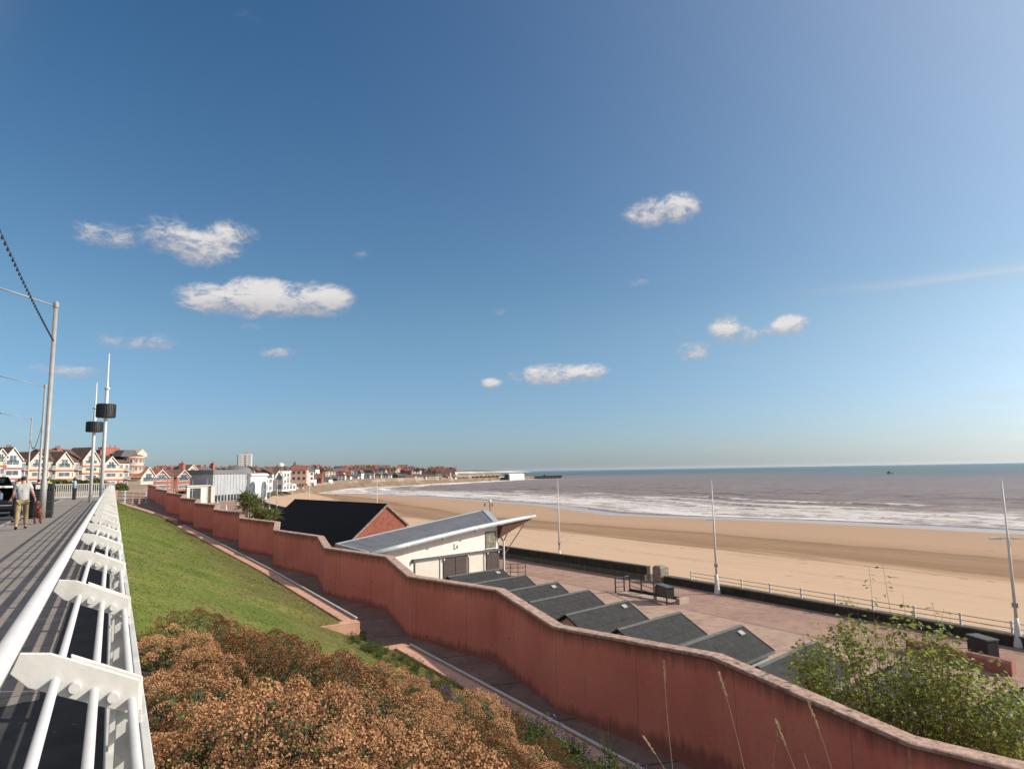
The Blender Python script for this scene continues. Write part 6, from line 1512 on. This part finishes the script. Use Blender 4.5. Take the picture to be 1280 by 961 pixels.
# fishing boat
def boat():
    g = atZ(1113, 592.2, SEA); r = thing('fishing_boat', (0, 0, 0), 'small dark fishing boat with white wake on the sea at the right', 'boat'); mb = MB()
    sec = [(-6, 1.6, .1), (-3, 2.0, 0), (2, 1.9, .1), (5, 1.1, .8), (7, .06, 1.6)]
    vs = []
    for x, w, dz in sec: vs += [(x, -w, 1.6+dz), (x, -w*.65, -.6), (x, w*.65, -.6), (x, w, 1.6+dz)]
    mb.add(vs, [(i*4+j, i*4+(j+1) % 4, (i+1)*4+(j+1) % 4, (i+1)*4+j) for i in range(4) for j in range(4)]+[(3, 2, 1, 0), (16, 17, 18, 19)]); mb.build('hull', 'grey_wall', r)
    mb = MB(); mb.box((3.0, 0, 3.1), (2.6, 2.4, 2.8)); mb.box((3.0, 0, 4.6), (3.0, 2.8, .2)); c = mb.build('cabin', 'dark_wall', r); mb = MB(); mb.box((4.33, 0, 3.8), (.03, 1.9, .7)); mb.box((3, -1.22, 3.8), (1.8, .03, .7)); mb.build('cabin_window', 'bluish_glass', c)
    mb = MB(); mb.tube((1.2, 0, 1.5), (1.2, 0, 9.5), .14); mb.tube((-4.5, 0, 1.5), (-4.5, 0, 6.5), .14); mb.tube((1.2, 0, 8), (-4.5, 0, 3), .06); mb.tube((1.2, 0, 8.8), (6.5, 0, 3), .05); mb.build('mast', 'dark_wall', r)
    r.location = (g.x, g.y, SEA); r.rotation_euler = (0, 0, R(150)); r.scale = (.75,)*3
boat()
# chalk cliffs beyond the harbour
def cliffs():
    r = thing('chalk_cliff', (0, 5200, -11), 'long low chalk headland on the horizon behind the harbour', 'cliff'); rd = random.Random(2); top = []
    n = 46
    for i in range(n):
        q = i/(n-1); px = lerp(520, 662, q); Y = lerp(5600, 6100, q); yt = lerp(588.0, 587.3, q)-.9*math.exp(-((q-.75)/.2)**2)-.5*math.exp(-((q-.35)/.15)**2)+(1.9*max(0, (q-.9)/.1)); p = atY(px, yt, Y); top.append(p)
    vs = []; fs = []; v2 = []; f2 = []
    for i, p in enumerate(top):
        j = 60*noise.noise((i*.4, 0, 0)); vs += [(p.x+j, p.y-80, -13), (p.x+j*.6, p.y-20, max(lerp(-11.3, p.z, .42), -10)), (p.x+j*.6+10, p.y+40, max(lerp(-11.3, p.z, .55), -10))]
        v2 += [(p.x+j*.6+10, p.y+40, max(lerp(-11.3, p.z, .55), -10)+.2), (p.x, p.y+500, p.z), (p.x, p.y+1600, p.z-20)]
    for i in range(n-1):
        for k in range(2): fs.append((i*3+k, (i+1)*3+k, (i+1)*3+k+1, i*3+k+1)); f2.append((i*3+k, (i+1)*3+k, (i+1)*3+k+1, i*3+k+1))
    MB().add(vs, fs).build('cliff_face', 'cliff', r); MB().add(v2, f2).build('grassy_top', 'cliffgrass', r)
cliffs()

# ------------------------------------------------------------------ sky, sun, view
w = bpy.data.worlds.new('World'); S.world = w; w.use_nodes = True
nt = w.node_tree; nt.nodes.clear()
def N(t, **k):
    x = nt.nodes.new(t)
    for a, b in k.items(): setattr(x, a, b)
    return x
def MT(op, a, b=None, c=None, clamp=False):
    x = N('ShaderNodeMath', operation=op, use_clamp=clamp)
    for i, v in enumerate((a, b, c)):
        if v is None: continue
        if isinstance(v, (int, float)): x.inputs[i].default_value = v
        else: nt.links.new(v, x.inputs[i])
    return x.outputs[0]
sky = N('ShaderNodeTexSky', sky_type='NISHITA'); sky.sun_disc = False; sky.sun_elevation = SUN_EL; sky.sun_rotation = SUN_AZ
sky.air_density = 1.0; sky.dust_density = .6; sky.ozone_density = 2.0; sky.altitude = 20
bg = N('ShaderNodeBackground'); bg.inputs[1].default_value = SKY_STRENGTH
tc = N('ShaderNodeTexCoord'); dirv = tc.outputs['Generated']
sp = N('ShaderNodeSeparateXYZ'); nt.links.new(dirv, sp.inputs[0])
AZ = MT('ARCTAN2', sp.outputs[0], sp.outputs[1]); EL = MT('ARCSINE', sp.outputs[2])
# the clear sky: bluer than the model's horizon, with the pale glow that spreads round the sun
rp = N('ShaderNodeValToRGB'); e = rp.color_ramp.elements; e.new(.5)
for i, (p_, c_) in enumerate(((0, (.52, .66, .97)), (.2, (.60, .78, .84)), (.62, (.36, .66, .84)))): e[i].position = p_; e[i].color = (*c_, 1)
nt.links.new(EL, rp.inputs[0])
ti = N('ShaderNodeMix', data_type='RGBA', blend_type='MULTIPLY'); ti.inputs[0].default_value = 1; nt.links.new(sky.outputs[0], ti.inputs[6]); nt.links.new(rp.outputs[0], ti.inputs[7])
dt = N('ShaderNodeVectorMath', operation='DOT_PRODUCT'); nt.links.new(dirv, dt.inputs[0]); dt.inputs[1].default_value = (math.sin(SUN_AZ)*math.cos(SUN_EL), math.cos(SUN_AZ)*math.cos(SUN_EL), math.sin(SUN_EL))
gl = MT('MULTIPLY', MT('MULTIPLY_ADD', MT('SUBTRACT', 1., MT('MULTIPLY', EL, 4.), clamp=True), 1.6, 1.), MT('MULTIPLY', MT('POWER', MT('MULTIPLY_ADD', dt.outputs['Value'], .5, .5), 7.5), .70/SKY_STRENGTH))
gc = N('ShaderNodeMix', data_type='RGBA', blend_type='MULTIPLY'); gc.inputs[0].default_value = 1; gc.inputs[6].default_value = (1, .92, .78, 1); nt.links.new(gl, gc.inputs[7])
sm2 = N('ShaderNodeMix', data_type='RGBA', blend_type='ADD'); sm2.inputs[0].default_value = 1; nt.links.new(ti.outputs[2], sm2.inputs[6]); nt.links.new(gc.outputs[2], sm2.inputs[7])
nt.links.new(sm2.outputs[2], bg.inputs[0])
mp = N('ShaderNodeMapping'); mp.inputs['Scale'].default_value = (1, 1, 1.9); nt.links.new(dirv, mp.inputs[0])
def NO(scale, det=9, ro=.6, di=0.):
    x = N('ShaderNodeTexNoise'); x.inputs['Scale'].default_value = scale; x.inputs['Detail'].default_value = det; x.inputs['Roughness'].default_value = ro; x.inputs['Distortion'].default_value = di; nt.links.new(mp.outputs[0], x.inputs['Vector']); return x.outputs['Fac']
n1 = NO(21, 12, .66, .7); n2 = NO(75, 8, .7, .5)
# small fair weather clouds: (picture column, row) -> direction, half width, half height, density
CL = [(133, 294, 44, 20, .8), (205, 292, 40, 26, .72), (250, 306, 52, 26, .98), (292, 292, 36, 17, .9), (265, 374, 48, 21, 1.15), (330, 373, 66, 25, 1.3), (398, 373, 44, 23, 1.2),
      (165, 428, 62, 13, .62), (195, 424, 26, 11, .6), (85, 464, 62, 9, .66), (314, 411, 24, 9, .45), (346, 441, 27, 8, .8), (260, 440, 40, 9, .28),
      (700, 468, 64, 14, 1.1), (735, 466, 30, 13, .9), (614, 479, 16, 7, .85), (812, 264, 34, 19, 1.0), (848, 260, 28, 20, 1.0), (908, 412, 24, 20, 1.0), (934, 418, 22, 16, .8), (988, 406, 28, 13, 1.05), (962, 414, 30, 8, .6), (864, 440, 24, 13, .9), (882, 432, 14, 9, .5),
      (452, 320, 20, 10, .4), (805, 353, 24, 6, .45), (624, 390, 10, 6, .4), (310, 20, 44, 13, .34), (360, 46, 24, 12, .3), (172, 8, 34, 12, .32)]
mask = None; hgt = None
for px, py, hw, hh, de in CL:
    d = ray(px, py).normalized(); a0 = math.atan2(d.x, d.y); e0 = math.asin(d.z); d1 = ray(px+hw, py).normalized(); wa = abs(math.atan2(d1.x, d1.y)-a0)*1.25; d2 = ray(px, py-hh).normalized(); we = abs(math.asin(d2.z)-e0)*1.3
    x = MT('MULTIPLY', MT('SUBTRACT', AZ, a0), 1/wa); y = MT('MULTIPLY', MT('SUBTRACT', EL, e0), 1/we)
    q = MT('MULTIPLY', MT('SUBTRACT', 1.0, MT('ADD', MT('MULTIPLY', x, x), MT('MULTIPLY', y, y)), clamp=True), de)
    mask = q if mask is None else MT('MAXIMUM', mask, q)
    yy_ = MT('MULTIPLY', q, y); hgt = yy_ if hgt is None else MT('ADD', hgt, yy_)
nn = MT('ADD', MT('MULTIPLY', MT('SUBTRACT', n1, .5), 4.2), MT('MULTIPLY', MT('SUBTRACT', n2, .5), 2.4))
cv = MT('ADD', MT('MULTIPLY', mask, 1.15), MT('MULTIPLY', nn, MT('ADD', .22, MT('MULTIPLY', mask, .45))))
sm = N('ShaderNodeMapRange', interpolation_type='SMOOTHSTEP'); sm.inputs[1].default_value = .28; sm.inputs[2].default_value = 1.35; nt.links.new(cv, sm.inputs[0])
fac = MT('MULTIPLY', sm.outputs[0], MT('MULTIPLY', mask, 6.0, clamp=True), clamp=True)
fac = MT('MULTIPLY', fac, .93)
# thin high cirrus streaks towards the sun side
d = ray(1210, 345).normalized(); a0 = math.atan2(d.x, d.y); e0 = math.asin(d.z)
d1 = ray(1050, 362).normalized(); sl = (math.asin(d1.z)-e0)/(math.atan2(d1.x, d1.y)-a0)
t = MT('SUBTRACT', MT('SUBTRACT', EL, e0), MT('MULTIPLY', MT('SUBTRACT', AZ, a0), sl))
ci = MT('MULTIPLY', MT('POWER', 2.718, MT('MULTIPLY', MT('MULTIPLY', t, t), -1/(.0085**2))), MT('MULTIPLY', MT('SUBTRACT', AZ, a0-.24), 2.2, clamp=True))
mp2 = N('ShaderNodeMapping'); mp2.inputs['Scale'].default_value = (2.5, 2.5, 26); nt.links.new(dirv, mp2.inputs[0])
x = N('ShaderNodeTexNoise'); x.inputs['Scale'].default_value = 2.2; x.inputs['Detail'].default_value = 7; nt.links.new(mp2.outputs[0], x.inputs['Vector'])
low = MT('MULTIPLY', MT('SUBTRACT', 1., MT('MULTIPLY', EL, 4.2), clamp=True), MT('MULTIPLY', MT('SUBTRACT', x.outputs['Fac'], .46), 1.5, clamp=True))
low = MT('MULTIPLY', low, MT('MULTIPLY', MT('SUBTRACT', AZ, R(20)), 1.0, clamp=True))
thin = MT('ADD', MT('MULTIPLY', ci, MT('MULTIPLY', x.outputs['Fac'], .95)), MT('MULTIPLY', low, .7), clamp=True)
# unseen bright cloud bank added behind and left of the viewer to fill shade
wd = N('ShaderNodeVectorMath', operation='DOT_PRODUCT'); nt.links.new(dirv, wd.inputs[0]); wd.inputs[1].default_value = (math.sin(R(262))*math.cos(R(28)), math.cos(R(262))*math.cos(R(28)), math.sin(R(28)))
wm = N('ShaderNodeMapRange', interpolation_type='SMOOTHSTEP'); wm.inputs[1].default_value = .18; wm.inputs[2].default_value = .55; nt.links.new(wd.outputs['Value'], wm.inputs[0])
n5 = NO(3.2, 8, .6, .3)
bank = MT('MULTIPLY', wm.outputs[0], MT('MULTIPLY', MT('SUBTRACT', n5, .28), 2.6, clamp=True))
fac = MT('MAXIMUM', fac, MT('MULTIPLY', bank, 1.))
cc = N('ShaderNodeMix', data_type='RGBA'); cc.inputs[6].default_value = (.50, .47, .50, 1); cc.inputs[7].default_value = (.86, .82, .80, 1)
nt.links.new(MT('ADD', MT('ADD', MT('MULTIPLY', thin, 3.), bank), MT('ADD', MT('MULTIPLY', hgt, .9), MT('MULTIPLY', sm.outputs[0], .8)), clamp=True), cc.inputs[0])
cb = N('ShaderNodeBackground'); cb.inputs[1].default_value = CLOUD_STRENGTH; nt.links.new(cc.outputs[2], cb.inputs[0])
mx = N('ShaderNodeMixShader'); nt.links.new(MT('MAXIMUM', fac, thin), mx.inputs[0]); nt.links.new(bg.outputs[0], mx.inputs[1]); nt.links.new(cb.outputs[0], mx.inputs[2])
ou = N('ShaderNodeOutputWorld'); nt.links.new(mx.outputs[0], ou.inputs[0])
sd = bpy.data.lights.new('sun', 'SUN'); sd.energy = SUN_STRENGTH; sd.angle = R(.5); sd.color = (1, .93, .82)
so = bpy.data.objects.new('sun', sd); col.objects.link(so)
so.rotation_euler = (-Vector((math.sin(SUN_AZ)*math.cos(SUN_EL), math.cos(SUN_AZ)*math.cos(SUN_EL), math.sin(SUN_EL)))).to_track_quat('-Z', 'Y').to_euler()
so.location = (40, -20, 60)
# thin sea haze: an even volume round everything, the sky outside it
hz = MB(); hz.hexa([(-24000, -24000, -24), (24500, -24000, -24), (24500, 24000, -24), (-24000, 24000, -24)], [(-24000, -24000, 62), (24500, -24000, 62), (24500, 24000, 62), (-24000, 24000, 62)])
hm = bpy.data.materials.new('haze'); hm.use_nodes = True; ht = hm.node_tree; ht.nodes.clear()
hv = ht.nodes.new('ShaderNodeVolumePrincipled'); hv.inputs['Color'].default_value = (.86, .91, .97, 1); hv.inputs['Density'].default_value = HAZE; hv.inputs['Anisotropy'].default_value = .25
ho = ht.nodes.new('ShaderNodeOutputMaterial'); ht.links.new(hv.outputs[0], ho.inputs['Volume'])
if HAZE: tag(hz.build('haze', hm), kind='stuff')
S.view_settings.view_transform = 'Standard'; S.view_settings.look = 'None'; S.view_settings.exposure = EXPOSURE; S.view_settings.gamma = 1; S.view_settings.use_curve_mapping = False
